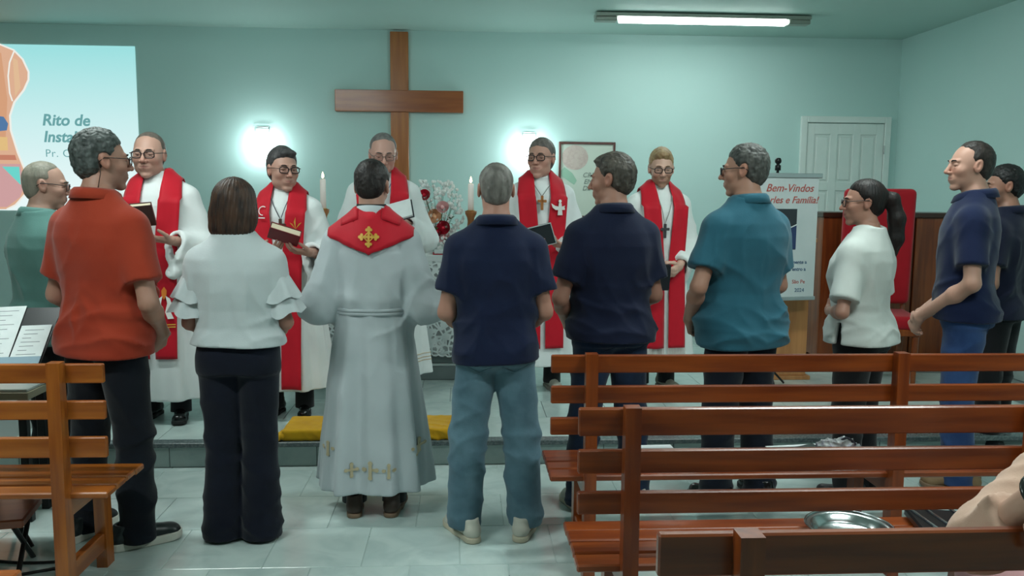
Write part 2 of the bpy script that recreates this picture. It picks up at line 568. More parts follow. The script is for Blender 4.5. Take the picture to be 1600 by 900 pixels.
# door with six raised-and-fielded panels
door = struct(bpy.data.objects.new('door_1', None)); COL.objects.link(door); door.location = (3.19, WALL_Y, STAGE)
m_door = mat('door_paint', lin(224, 234, 230), 0.4, var=(6, lin(216, 228, 224), 0.3, 0.7))
DW, DH = 0.875, 2.10
f = MB()
f.box(0, 0.06, -0.035, 0, 0, DH, bev=0.004); f.box(DW - 0.06, DW, -0.035, 0, 0, DH, bev=0.004); f.box(0.06, DW - 0.06, -0.035, 0, DH - 0.06, DH, bev=0.004)
f.build('door_frame', m_door, door)
MB().box(0.063, DW - 0.063, -0.012, 0, 0.004, DH - 0.066).build('door_leaf', m_door, door)
lw = DW - 0.126
cols = [0.063 + 0.075 + i * (lw - 0.075) / 3 for i in range(3)]
pw = (lw - 0.075) / 3 - 0.075
st = MB()
for i in range(4):
    x = 0.063 + i * (lw - 0.075) / 3
    st.box(x, x + 0.075, -0.022, -0.010, 0.004, DH - 0.066, bev=0.003)
for (z0, z1) in ((0.004, 0.15), (0.78, 0.86), (1.40, 1.48), (DH - 0.17, DH - 0.066)):
    for c in cols:
        st.box(c - 0.003, c + pw + 0.003, -0.022, -0.010, z0, z1, bev=0.003)
st.build('stile', m_door, door)
for (z0, z1) in ((0.15, 0.78), (0.86, 1.40), (1.48, DH - 0.17)):
    for c in cols:
        MB().box(c + 0.018, c + pw - 0.018, -0.020, -0.011, z0 + 0.02, z1 - 0.02, bev=0.007).build('door_panel', m_door, door)
for z in (0.3, 1.05, 1.75):
    MB().tube([(DW - 0.062, -0.038, z), (DW - 0.062, -0.038, z + 0.08)], 0.006, 8).build('hinge', mat('steel', lin(170, 175, 175), 0.35, 1.0), door)
MB().tube([(0.10, -0.02, 1.0), (0.10, -0.06, 1.0), (0.19, -0.065, 1.0)], 0.009, 8).build('handle', MATS['steel'], door)

# ------------------------------------------------------------------ ceiling battens
m_fix = mat('lamp_housing', lin(150, 160, 150), 0.4, 0.3)
m_led = mat('led_diffuser', (1, 1, 1, 1), 0.4, emit=((0.90, 1.0, 0.97, 1), 36.0))
m_led_front = mat('led_diffuser_front', (1, 1, 1, 1), 0.4, emit=((0.90, 1.0, 0.97, 1), 13.0))
def batten(label, cx, y, power, led=None):
    t = thing('ceiling_light', label, 'ceiling light', (cx, y, CEIL), 0)
    L = 1.78
    MB().box(-L / 2, L / 2, -0.075, 0.075, -0.038, -0.008, bev=0.006).build('housing', m_fix, t)
    for x in (-0.55, 0.05, 0.62):
        MB().box(x, x + 0.09, -0.02, 0.02, -0.009, 0).build('mounting_bracket', m_white, t)
    for x in (-L / 2, L / 2 - 0.18):
        MB().box(x, x + 0.18, -0.05, 0.05, -0.072, -0.036, bev=0.006).build('end_cap', m_fix, t)
    o = MB()
    pr = [(0.052 * math.cos(a), -0.036 - 0.045 * math.sin(a)) for a in [PI * i / 10 for i in range(11)]]
    o.prism(pr, -L / 2 + 0.20, L / 2 - 0.20, lambda a, b_, h: (h, a, b_))
    fix_normals(o.build('diffuser', led or m_led, t))
    ld = bpy.data.lights.new('batten_light', 'AREA'); ld.shape = 'RECTANGLE'; ld.size = 1.3; ld.size_y = 0.1
    ld.energy = power; ld.color = LIGHT_COL
    lo = bpy.data.objects.new('light_source', ld); COL.objects.link(lo); lo.parent = t; lo.location = (0, 0, -0.09)
    return t
batten('lit fluorescent batten on the ceiling above the stage', 1.95, 7.05, L_CEIL_FRONT, m_led_front)
batten('added ceiling batten above the left pews, out of the picture', -1.9, 4.1, L_ADDED_MID)  # unseen pair, added for front light on the pastors
batten('added ceiling batten above the right pews, out of the picture', 1.9, 4.1, L_ADDED_MID)
batten('added ceiling batten at left, out of the picture, lighting the backs of the line', -1.9, 1.9, L_ADDED_BACK)  # unseen pair, added to brighten the backs of the congregation
batten('added ceiling batten at right, out of the picture, lighting the backs of the line', 1.9, 1.9, L_ADDED_BACK)

# ------------------------------------------------------------------ wall sconces
m_glow = mat('lamp_glare', (1, 1, 1, 1), 0.3, emit=((0.88, 1.0, 1.0, 1), L_SCONCE))
m_mount = mat('sconce_mount', lin(225, 235, 235), 0.3)
def sconce(label, x, z):
    t = thing('wall_sconce', label, 'wall lamp', (x, WALL_Y, z))
    MB().box(-0.06, 0.06, -0.03, 0, 0.06, 0.17, bev=0.008).build('mount', m_mount, t)
    MB().tube([(-0.062, -0.045, 0.09), (-0.062, -0.045, 0.175), (0.062, -0.045, 0.175), (0.062, -0.045, 0.09)], 0.004, 6).build('wire_clip', mat('steel', lin(170, 175, 175), 0.35, 1.0), t)
    # the lamp's heart-shaped glare, modelled as a glowing bowl on the wall
    NA, NR = 36, 7
    vs, fs = [], []
    for j in range(NR + 1):
        q = j / NR
        for i in range(NA):
            a = 2 * PI * i / NA
            hx = 16 * math.sin(a) ** 3 / 16.0
            hz = (12 * math.cos(a) - 6 * math.cos(2 * a) - 2 * math.cos(3 * a) - math.cos(4 * a)) / 16.0
            hx, hz = hx * 0.132, (hz + 0.1) * 0.132 * 1.2
            vs.append((hx * q, -0.01 - 0.085 * math.sqrt(max(0, 1 - q * q)), hz * q))
    for j in range(NR):
        for i in range(NA):
            i2 = (i + 1) % NA
            fs.append((j * NA + i, j * NA + i2, (j + 1) * NA + i2, (j + 1) * NA + i))
    MB().add(vs, fs).build('glare_bowl', m_glow, t, smooth=True)
    ld = bpy.data.lights.new('sconce_wash', 'POINT'); ld.energy = L_SCONCE_W; ld.shadow_soft_size = 0.05; ld.color = (0.88, 1.0, 1.0)  # added point light clear of the bowl, for a broader wall wash
    lo = bpy.data.objects.new('light_source', ld); COL.objects.link(lo); lo.parent = t; lo.location = (0, -0.21, 0.0)
    return t
sconce('wall lamp, its glare built as a glowing heart, above the dark-haired pastor with the red book', -1.848, 1.90)
sconce('wall lamp, its glare built as a glowing heart, behind the pastor with the dove stole', 0.60, 1.88)

# ------------------------------------------------------------------ wooden cross on the wall
m_cross_z = wood('cross_wood_z', lin(158, 88, 34), lin(182, 108, 48), 'z', 0.3, 0.2)
m_cross_x = wood('cross_wood_x', lin(140, 70, 32), lin(164, 90, 42), 'x', 0.3, 0.2)
c = thing('wall_cross', 'large plain wooden cross mounted high on the wall behind the altar', 'cross', (-0.597, WALL_Y, 0))
MB().box(-0.082, 0.082, -0.05, 0, 1.35, 2.945, bev=0.004).build('upright_beam', m_cross_z, c)
MB().box(-0.585, 0.585, -0.075, -0.001, 2.225, 2.42, bev=0.004).build('cross_beam', m_cross_x, c)

# ------------------------------------------------------------------ projected slide
def slide_mat():
    m = bpy.data.materials.new('slide_light'); m.use_nodes = True
    nt = m.node_tree; b = nt.nodes['Principled BSDF']
    tc = nt.nodes.new('ShaderNodeTexCoord'); sp = nt.nodes.new('ShaderNodeSeparateXYZ')
    nt.links.new(tc.outputs['Object'], sp.inputs[0])
    r = nt.nodes.new('ShaderNodeValToRGB')
    r.color_ramp.elements[0].position = 0.1; r.color_ramp.elements[0].color = lin(236, 252, 252)
    r.color_ramp.elements[1].position = 0.98; r.color_ramp.elements[1].color = lin(160, 228, 228)
    e = r.color_ramp.elements.new(0.55); e.color = lin(205, 242, 242)
    dv = nt.nodes.new('ShaderNodeMath'); dv.operation = 'DIVIDE'; dv.inputs[1].default_value = 1.48
    nt.links.new(sp.outputs['Z'], dv.inputs[0]); nt.links.new(dv.outputs[0], r.inputs['Fac'])
    nt.links.new(r.outputs[0], b.inputs['Emission Color'])
    b.inputs['Emission Strength'].default_value = 0.88
    b.inputs['Base Color'].default_value = (0.02, 0.02, 0.02, 1)
    b.inputs['Roughness'].default_value = 0.9; b.inputs['Specular IOR Level'].default_value = 0
    return m
def glow(name, c, s=0.9):
    return mat(name, (0.02, 0.02, 0.02, 1), 0.9, spec=0.0, emit=(c, s))
sl = thing('projected_slide', 'bright slide projected on the wall with an orange wavy illustration', 'projection', (-2.97, WALL_Y - 0.001, 1.30))
SW = 2.63
MB().box(-SW, 0, -0.004, 0, 0, 1.48).build('slide_background', slide_mat(), sl)
wave = [(-SW, 0), (-1.20, 0.01), (-1.12, 0.05), (-1.02, 0.16), (-0.995, 0.25), (-1.02, 0.36), (-1.075, 0.52), (-1.125, 0.72), (-1.125, 0.85), (-1.08, 0.97), (-0.99, 1.08), (-0.945, 1.17), (-0.94, 1.24), (-0.985, 1.35), (-1.06, 1.43), (-1.18, 1.478), (-SW, 1.478)]
def plate(name, poly, y, c):
    o = MB().prism(poly, -y, -y - 0.001, lambda a, b, h: (a, h, b)).build(name, glow('slide_' + name, c), sl)
    return fix_normals(o)
plate('illustration', wave, 0.005, lin(222, 176, 146))
plate('tall_shape', [(-SW, 0.6), (-1.18, 0.6), (-1.14, 1.0), (-1.17, 1.40), (-1.28, 1.47), (-SW, 1.47)], 0.0065, lin(214, 160, 124))
plate('pale_stripe', [(-1.07, 1.02), (-1.02, 1.10), (-1.03, 1.34), (-1.07, 1.36)], 0.0065, lin(226, 188, 150))
plate('brown_bar', [(-SW, 0.50), (-1.10, 0.50), (-1.09, 0.455), (-SW, 0.455)], 0.008, lin(196, 128, 104))
plate('blue_patch', [(-1.32, 0.70), (-1.16, 0.72), (-1.145, 0.78), (-1.18, 0.84), (-1.32, 0.86)], 0.008, lin(84, 122, 166))
plate('yellow_patch', [(-SW, 0.54), (-1.16, 0.54), (-1.16, 0.66), (-SW, 0.68)], 0.008, lin(226, 190, 130))
plate('rose_patch', [(-SW, 0.02), (-1.20, 0.03), (-1.08, 0.12), (-1.035, 0.22), (-1.06, 0.42), (-SW, 0.42)], 0.0065, lin(206, 160, 160))
plate('teal_triangle', [(-1.22, 0.395), (-1.07, 0.395), (-1.065, 0.23)], 0.008, lin(110, 214, 204))
pts = [(-1.055, -0.009, 1.42), (-1.10, -0.009, 1.32), (-1.12, -0.009, 1.20), (-1.115, -0.009, 1.05), (-1.095, -0.009, 0.98)]
MB().tube(pts, 0.006, 6).build('white_curve', glow('slide_line', lin(240, 240, 232)), sl)
MB().tube([(a - 0.0, -0.008, b) for a, b in wave[1:-1]], 0.008, 6).build('wave_edge', glow('slide_line', lin(240, 240, 232)), sl)
m_st = glow('slide_text', lin(112, 172, 174), 0.8)
text_mesh('slide_title', 'Rito de', 0.142, m_st, sl, (-0.850, -0.006, 0.770), shear=0.18, bold=0.0035)
text_mesh('slide_title', 'Instalação', 0.138, m_st, sl, (-0.845, -0.006, 0.622), shear=0.18, bold=0.0035)
text_mesh('slide_subtitle', 'Pr. Charles', 0.098, m_st, sl, (-0.835, -0.006, 0.487), bold=-0.0005, spacing=1.08)

# ------------------------------------------------------------------ framed poster
m_frame = wood('frame_wood', lin(74, 32, 26), lin(92, 44, 34), 'z', 0.35, 0.2)
po = thing('framed_poster', 'pale framed poster with rose circle hanging right of the pastor with the dove stole', 'poster', (0.883, WALL_Y, 1.262))
PW, PH = 0.535, 0.712
for a in ((0, 0.022, 0, PH), (PW - 0.022, PW, 0, PH), (0.022, PW - 0.022, 0, 0.022), (0.022, PW - 0.022, PH - 0.022, PH)):
    MB().box(a[0], a[1], -0.025, 0, a[2], a[3], bev=0.003).build('frame_rail', m_frame, po)
MB().box(0.02, PW - 0.02, -0.010, 0, 0.02, PH - 0.02).build('sheet', mat('poster_paper', lin(196, 208, 196), 0.6), po)
circ = [(0.155 + 0.125 * math.cos(2 * PI * i / 28), PH - 0.145 + 0.115 * math.sin(2 * PI * i / 28)) for i in range(28)]
fix_normals(MB().prism(circ, -0.0102, -0.0112, lambda a, b, h: (a, h, b)).build('rose_circle', mat('poster_rose', lin(186, 168, 162), 0.7, var=(30, lin(196, 182, 174), 0.4, 0.6)), po))
fix_normals(MB().prism([(0.025, PH - 0.27), (0.055, PH - 0.235), (0.13, PH - 0.29), (0.175, PH - 0.36), (0.15, PH - 0.40), (0.03, PH - 0.32)], -0.0113, -0.0122, lambda a, b, h: (a, h, b)).build('green_patch', mat('poster_green', lin(150, 190, 168), 0.7), po))
m_ink = mat('poster_ink', lin(120, 134, 128), 0.7)
for i, s in enumerate(('CRESCENDO', 'EM AÇÃO', 'DE GRAÇAS')):
    text_mesh('poster_line', s, 0.062, m_ink, po, (0.20 + (0.07, 0.10, 0.07)[i] * 0.4, -0.0125, 0.385 - 0.062 * i), shear=0.25)
MB().box(0.33, 0.44, -0.0125, -0.0105, 0.085, 0.10).build('poster_footer', mat('poster_blue', lin(160, 180, 186), 0.7), po)

# ================================================================== PEOPLE
def unit(v):
    v = np.asarray(v, float); return v / (np.linalg.norm(v) + 1e-12)
def rotm(yaw, pitch, roll=0.0):
    """head rotation: yaw left +, pitch down +, tilt"""
    cy, sy = math.cos(yaw), math.sin(yaw); cp, sp = math.cos(-pitch), math.sin(-pitch); cr, sr = math.cos(roll), math.sin(roll)
    Rz = np.array([[cy, -sy, 0], [sy, cy, 0], [0, 0, 1]])
    Rx = np.array([[1, 0, 0], [0, cp, -sp], [0, sp, cp]])
    Ry = np.array([[cr, 0, sr], [0, 1, 0], [-sr, 0, cr]])
    return Rz @ Rx @ Ry

def head_sdf(X, Y, Z, jaw=1.0, nose=1.0, full=1.0):
    aX = np.abs(X)
    d = d_ell(X, Y, Z, (0, -0.014, 0.034), (0.076, 0.096, 0.086))
    d = smin(d, d_ell(X, Y, Z, (0, 0.026, -0.022), (0.064 * full, 0.068, 0.086)), 0.03)
    d = smin(d, d_ell(X, Y, Z, (0, 0.012, -0.070), (0.056 * jaw * full, 0.062, 0.040)), 0.025)
    d = smin(d, d_ell(X, Y, Z, (0, 0.070, -0.104), (0.024 * jaw, 0.021, 0.017)), 0.022)
    d = smin(d, d_ell(aX, Y, Z, (0.040, 0.062, -0.022), (0.024 * full, 0.024, 0.024)), 0.02)
    # brow
    d = smin(d, d_cone(aX, Y, Z, (0.012, 0.089, 0.026), (0.042, 0.078, 0.027), 0.009, 0.008), 0.012)
    # eye sockets
    d = smax(d, -d_ell(aX, Y, Z, (0.031, 0.106, 0.006), (0.020, 0.022, 0.013)), 0.012)
    # lids
    d = smin(d, d_ell(aX, Y, Z, (0.031, 0.079, 0.0095), (0.0165, 0.0140, 0.0085)), 0.004)
    d = smin(d, d_ell(aX, Y, Z, (0.031, 0.079, -0.006), (0.0155, 0.0125, 0.006)), 0.005)
    # nose
    d = smin(d, d_cone(X, Y, Z, (0, 0.090, 0.016), (0, 0.109 + 0.006 * nose, -0.027), 0.0075, 0.0115 * nose), 0.008)
    d = smin(d, d_ell(aX, Y, Z, (0.0125, 0.101, -0.031), (0.0085, 0.011, 0.008)), 0.006)
    d = smax(d, -d_ell(aX, Y, Z, (0.0065, 0.110, -0.041), (0.004, 0.006, 0.004)), 0.003)
    # mouth
    d = smin(d, d_ell(X, Y, Z, (0, 0.082, -0.062), (0.030, 0.018, 0.022)), 0.015)
    d = smin(d, d_cone(aX, Y, Z, (0.0, 0.0985, -0.0555), (0.020, 0.0885, -0.0585), 0.0045, 0.0025), 0.004)
    d = smin(d, d_cone(aX, Y, Z, (0.0, 0.0975, -0.0660), (0.018, 0.0885, -0.0635), 0.0055, 0.003), 0.004)
    d = smax(d, -d_cone(aX, Y, Z, (0.0, 0.104, -0.0607), (0.024, 0.092, -0.0607), 0.0022, 0.0015), 0.003)
    # ears
    e = d_ell(aX, Y + 0.18 * Z, Z, (0.079, -0.008, 0.0), (0.010, 0.020, 0.033))
    e = smax(e, -d_ell(aX, Y + 0.18 * Z, Z, (0.090, -0.003, 0.004), (0.009, 0.011, 0.020)), 0.005)
    d = smin(d, e, 0.006)
    return d

HAIRLINE = {  # z -> largest y that still carries hair
    'full': ([-0.10, -0.085, -0.06, -0.03, 0.0, 0.03, 0.055, 0.075, 0.10, 0.13], [-0.055, -0.045, -0.033, -0.018, 0.010, 0.026, 0.045, 0.072, 0.085, 0.09]),
    'recede': ([-0.10, -0.085, -0.06, -0.03, 0.0, 0.03, 0.055, 0.075, 0.10, 0.13], [-0.055, -0.045, -0.033, -0.018, 0.008, 0.018, 0.026, 0.036, 0.048, 0.05]),
}
def build_hair(spec, hs):
    st = spec['style']; t = spec.get('t', 0.010)
    xs = axis(-0.135, 0.135, 0.0036, []); ys = axis(-0.235, 0.13, 0.0036, []); zs = axis(-0.19 if st != 'pony' else -0.40, 0.165, 0.0036, [])
    F = Field(xs, ys, zs); sl, (X, Y, Z) = F.full()
    rnd = random.Random(spec.get('seed', 1))
    top = spec.get('top', 0.0)
    if st in ('short', 'recede', 'bald', 'pony'):
        d = d_ell(X, Y, Z, (0, -0.016, 0.036), (0.077 + t, 0.097 + t, 0.087 + t + top))
        d = smin(d, d_ell(X, Y, Z, (0, -0.045, -0.015), (0.062 + t * .8, 0.060 + t * .6, 0.075)), 0.02)
        if spec.get('front'):
            d = smin(d, d_ell(X, Y, Z, (spec.get('fx', 0), 0.060, 0.096), (0.055, 0.035, 0.020 + spec['front'])), 0.02)
        if st == 'bald':
            d = d + 0.030 * np.clip((Z - 0.055) / 0.03, 0, 1) * np.clip((Y + 0.075) / 0.04, 0, 1)
        hl = HAIRLINE['recede' if st in ('recede', 'bald') else 'full']
        ym = np.interp(Z[0, 0], *hl)[None, None, :]
        # temples recede sideways, sideburn in front of the ear
        ym = ym - 0.018 * np.clip((np.abs(X) - 0.030) / 0.03, 0, 1) * np.clip((Z - 0.045) / 0.03, 0, 1)
        reg = (Y - ym) * 0.8
        # clear around the ear
        ear = d_ell(np.abs(X), Y + 0.18 * Z, Z, (0.082, -0.008, -0.004), (0.022, 0.024, 0.036))
        if st != 'pony': reg = smax(reg, -ear, 0.006)
        nape = spec.get('nape', -0.085)
        reg = smax(reg, (nape - Z) + 0.25 * np.abs(X), 0.01)
        # thickness fades at the edge of the hair
        d = d + (t * 0.85) * (1 - np.clip(-reg / 0.04, 0, 1)) ** 1.5
        d = smax(d, reg, 0.012)
        if st == 'pony':
            F.put(sl, d)
            pts = [(0, -0.105, 0.035), (0, -0.150, 0.015), (0.004, -0.175, -0.09), (0.008, -0.172, -0.20), (0.012, -0.150, -0.33)]
            rs = [0.030, 0.036, 0.044, 0.042, 0.014]
            for i in range(4):
                F.cone(pts[i], pts[i + 1], rs[i], rs[i + 1], 0.02)
            d = None
    elif st == 'bob':
        d = d_ell(X, Y, Z, (0, -0.020, 0.030), (0.094, 0.112, 0.103))
        d = smin(d, d_ell(X, Y, Z, (0, -0.028, -0.055), (0.108, 0.098, 0.085)), 0.05)
        d = smin(d, d_ell(X, Y, Z, (0, -0.050, -0.105), (0.096, 0.070, 0.050)), 0.03)
        face = d_ell(X, Y, Z, (0, 0.10, -0.05), (0.068, 0.085, 0.125))
        d = smax(d, -face, 0.015)
        d = smax(d, -0.143 - Z + 0.12 * Y, 0.01)
    if d is not None: F.put(sl, d)
    # strand relief
    idx = np.nonzero(np.abs(F.F) < 0.02)
    x = xs[idx[0]]; y = ys[idx[1]]; z = zs[idx[2]]
    n = spec.get('rough', 0.003)
    a = np.arctan2(x, y + 0.02)
    if st in ('bob', 'pony'):
        w = np.sin(34 * a + 6 * np.sin(9 * z) + 3) * 0.5 + np.sin(61 * a + 20 * z) * 0.5
    else:
        w = 0.9 * vnoise(x * 95 + 7, y * 60, z * 70) + 0.7 * vnoise(x * 170, y * 110 + 3, z * 120)
    F.F[idx] -= (n * w).astype(np.float32)
    V, Q = surface_nets(F.F, xs, ys, zs)
    return V * hs, Q

def hand_cones(w, d, n, side, curl, s, spread=0.0, thumb=(0.55, 0.75, 0.25)):
    """returns [(p0,p1,r0,r1,k)]"""
    d = unit(d); n = np.asarray(n, float); n = unit(n - d * (n @ d)); w = np.asarray(w, float)
    u = np.cross(d, n) * side
    out = []
    offs = [0.031, 0.010, -0.011, -0.030]; lens = [0.074, 0.082, 0.076, 0.060]; base = [0.088, 0.092, 0.088, 0.080]
    for o, b in zip(offs, base):
        out.append((w + u * o * 0.55 * s, w + d * b * s + u * o * s, 0.0165 * s, 0.0115 * s, 0.014))
    for i, (o, L, b) in enumerate(zip(offs, lens, base)):
        p = w + d * b * s + u * o * s; ang = 0.0
        r = 0.0092 if i < 3 else 0.0080
        for q, (fr, cu) in enumerate(((0.46, curl), (0.30, curl * 1.25), (0.24, curl * 0.9))):
            ang += cu
            dd = d * math.cos(ang) + n * math.sin(ang) + u * spread * (1.5 - i) * 0.12
            p2 = p + unit(dd) * L * fr * s
            out.append((p, p2, (r - 0.0006 * q) * s, (r - 0.0006 * (q + 1)) * s, 0.003))
            p = p2
    p = w + d * 0.022 * s + u * 0.024 * s
    t1 = unit(d * thumb[0] + u * thumb[1] + n * thumb[2]); t2 = unit(d * 0.85 + u * 0.3 + n * 0.35); t3 = unit(d * 0.9 + u * 0.05 + n * 0.45)
    for dd, L, r0, r1 in ((t1, 0.042, 0.015, 0.0115), (t2, 0.032, 0.0115, 0.0100), (t3, 0.027, 0.0100, 0.0085)):
        p2 = p + dd * L * s
        out.append((p, p2, r0 * s, r1 * s, 0.006)); p = p2
    return out

# arm poses: elbow, wrist, hand direction, palm normal, curl (for the right side +x; mirrored for the left)
POSES = {
    'clasp': ((0.228, -0.005, 1.065), (0.085, 0.205, 0.93), (-0.80, 0.45, -0.45), (-0.4, -0.85, 0.3), 0.5),
    'clasp_low': ((0.245, -0.03, 1.06), (0.075, 0.20, 0.86), (-0.62, 0.30, -0.70), (-0.5, -0.85, 0.1), 0.5),
    'hang': ((0.245, -0.03, 1.07), (0.235, 0.10, 0.84), (-0.05, 0.25, -0.95), (-0.95, 0.1, 0.0), 0.35),
    'book': ((0.245, -0.01, 1.07), (0.130, 0.225, 1.115), (-0.75, 0.62, 0.12), (-0.1, -0.25, 0.95), 0.35),
    'book_high': ((0.25, 0.0, 1.08), (0.130, 0.225, 1.18), (-0.72, 0.60, 0.2), (-0.1, -0.25, 0.95), 0.35),
}
ZT = np.array([.44, .48, .52, .56, .60, .65, .70, .75, .785, .81, .828, .842, .86])
AT = np.array([.150, .170, .174, .168, .162, .164, .172, .176, .160, .122, .090, .070, .058])
BT = np.array([.095, .118, .124, .118, .110, .112, .120, .120, .106, .090, .078, .068, .058])
CY = np.array([-.015, -.018, -.012, .0, .006, .006, .0, -.004, -.008, -.012, -.016, -.020, -.022])

def person(P):
    H = P['H']; s = H / 1.75; g = P.get('g', 1.0); belly = P.get('belly', 0.0); wom = P.get('woman', False)
    root = thing('person', P['label'], 'person', P['loc'], P['yaw'], None)
    hs = s * P.get('hs', 1.0) * 0.985
    hc = np.array([P.get('hx', 0.0), 0.018 * s + P.get('hfwd', 0.0), H - 0.128 * hs])
    HM = rotm(*P.get('head', (0, 0, 0)))
    skin = lin(*P['skin'])
    sw = P.get('shoulder', 0.168 if not wom else 0.150) * s
    shz = 0.778 * H
    pose = P.get('pose', 'clasp')
    arms = []
    for side in (1, -1):
        ps = P.get('armR' if side == 1 else 'armL') or pose
        e, w, hd, hn, cu = POSES[ps] if isinstance(ps, str) else ps
        mx = np.array([side, 1, 1])
        arms.append((side, np.array([side * sw, -0.012 * s, shz]), np.array(e) * s * mx, np.array(w) * s * mx, np.array(hd) * mx, np.array(hn) * mx, cu))
    zt = ZT * H; wa = 0.90 if wom else 1.0
    hipw = np.where(ZT < 0.57, 1.06, 1.0) if wom else 1.0
    at = AT * s * g * wa * hipw
    bl = np.exp(-((ZT - 0.60) / 0.07) ** 2) * belly
    bt = BT * s * (0.5 + 0.5 * g) * (0.95 if wom else 1) + bl * 0.6
    if wom:
        bt = bt + np.exp(-((ZT - 0.72) / 0.035) ** 2) * 0.018
    cy = CY * s + bl * 0.55 + (np.exp(-((ZT - 0.72) / 0.035) ** 2) * 0.016 if wom else 0)
    # ---------------- body: one continuous skin
    hb = [hc - 0.150 * hs, hc + 0.150 * hs]
    fx = [(hc[0] - 0.115 * hs, hc[0] + 0.115 * hs, 0.0036)]; fy = [(hc[1] - 0.115 * hs, hc[1] + 0.125 * hs, 0.0036)]; fz = [(hb[0][2] - 0.0, hc[2] + 0.13 * hs, 0.0036)]
    hands = []
    for side, S0, E0, W0, hd, hn, cu in arms:
        hc_ = hand_cones(W0, hd, hn, side, cu, s * (0.92 if wom else 1.0), thumb=P.get('thumb', (0.55, 0.75, 0.25)))
        hands.append(hc_)
        pts = np.array([q for c_ in hc_ for q in c_[:2]])
        lo, hi = pts.min(0) - 0.014, pts.max(0) + 0.014
        for ar, q in ((fx, 0), (fy, 1), (fz, 2)): ar.append((lo[q], hi[q], 0.0042))
    X1 = 0.40 * s
    xs = axis(-X1, X1, 0.014, fx); ys = axis(-0.22 * s, 0.46 * s, 0.014, fy); zs = axis(-0.02, H + 0.03, 0.016, fz)
    F = Field(xs, ys, zs)
    F.column(zt, at - 0.026, np.maximum(bt - 0.026, 0.03), cy, k=0.0, z0=0.495 * H)
    for side, S0, E0, W0, hd, hn, cu in arms:
        F.cone((side * 0.055 * s, -0.02 * s, 0.835 * H), S0, 0.040 * s, 0.043 * s, 0.03)
        ar = P.get('arm_r', 1.0) * (0.86 if wom else 1.0) * s
        F.cone(S0, E0, 0.046 * ar, 0.038 * ar, 0.03)
        m_ = E0 + (W0 - E0) * 0.3
        F.cone(E0, m_, 0.037 * ar, 0.040 * ar, 0.02)
        F.cone(m_, W0, 0.040 * ar, 0.0265 * ar, 0.02)
        robed = P['outfit'] == 'robe'
        st_ = 0.10 if robed else P.get('stance', 0.095); sp_ = 0.0 if robed else P.get('spread', 0.015)
        fy0 = P.get('footy', (0, 0))[0 if side == 1 else 1]
        x0_, x1_, x2_ = side * 0.084 * s, side * st_ * s, side * (st_ + sp_) * s
        F.cone((x0_, -0.012 * s, 0.49 * H), (x1_, 0.004 + fy0 * 0.5, 0.28 * H), 0.060 * s, 0.042 * s, 0.02)
        F.cone((x1_, 0.004 + fy0 * 0.5, 0.28 * H), (x2_, -0.028 * s + fy0, 0.06), 0.042 * s, 0.032 * s, 0.02)
        F.cone((x2_, -0.03 + fy0, 0.05), (x2_ + side * 0.012, 0.07 * s + fy0, 0.045), 0.026 * s, 0.018 * s, 0.02)
    nr = 0.053 if wom else 0.060
    F.cone((0, -0.030 * s, 0.825 * H), hc + HM @ np.array([0, -0.012, -0.05]) * hs, nr * 1.1 * s, nr * 0.95 * s, 0.03)
    for hcn in hands:
        for p0, p1, r0, r1, k in hcn: F.cone(p0, p1, r0, r1, k)
    sl, c = F.blk(hc - 0.165 * hs, hc + 0.165 * hs)
    Xl = (c[0] - hc[0]) / hs; Yl = (c[1] - hc[1]) / hs; Zl = (c[2] - hc[2]) / hs
    q = [HM[0, i] * Xl + HM[1, i] * Yl + HM[2, i] * Zl for i in range(3)]
    F.put(sl, head_sdf(*q, jaw=P.get('jaw', 1.0), nose=P.get('nose', 1.0), full=P.get('full', 1.0)) * hs, 0.014)
    me, V, Q = F.mesh('body', mat('skin', skin, 0.48, vcol=True, spec=0.4, bump=(160, 0.12, 0.001)), True)
    L = (V - hc) @ HM / hs
    lip = np.exp(-((L[:, 0] / 0.021) ** 2 + ((L[:, 2] + 0.061) / 0.0085) ** 2) ** 2) * (L[:, 1] > 0.07)
    col = np.tile(np.array(skin[:3]), (len(V), 1))
    ck = (np.exp(-(((np.abs(L[:, 0]) - 0.042) / 0.025) ** 2 + ((L[:, 2] + 0.028) / 0.025) ** 2)) + np.exp(-((L[:, 0] / 0.018) ** 2 + ((L[:, 2] + 0.025) / 0.018) ** 2))) * (L[:, 1] > 0.04) * 0.35
    ck += np.exp(-(((np.abs(L[:, 0]) - 0.088) / 0.012) ** 2 + (L[:, 2] / 0.04) ** 2)) * 0.4
    red = np.array(skin[:3]) * np.array([1.05, 0.68, 0.62])
    col = col + (red - col) * np.clip(ck, 0, 1)[:, None]
    lipc = np.array(lin(*P.get('lip', (150, 92, 86)))[:3])
    col = col + (lipc - col) * (lip * 0.8)[:, None]
    if P.get('stubble'):
        stc, am = np.array(lin(*P['stubble'][0])[:3]), P['stubble'][1]
        mk = np.clip((-0.018 - L[:, 2] + 0.25 * np.clip(0.06 - L[:, 1], -1, 0.06)) / 0.02, 0, 1) * np.clip((L[:, 1] - 0.005) / 0.02, 0, 1) * np.clip((L[:, 2] + 0.125) / 0.02, 0, 1) * (1 - lip)
        mk *= (np.abs(L[:, 0]) > 0.012) | (L[:, 2] < -0.045)
        col = col + (stc - col) * (mk * am)[:, None]
    ca = me.color_attributes.new('Col', 'FLOAT_COLOR', 'POINT')
    ca.data.foreach_set('color', np.concatenate([col, np.ones((len(V), 1))], 1).astype(np.float32).ravel())
    body = link('body', me, root)

    def head_pts(pts): return [tuple(HM @ (np.array(p) * hs) + hc) for p in pts]
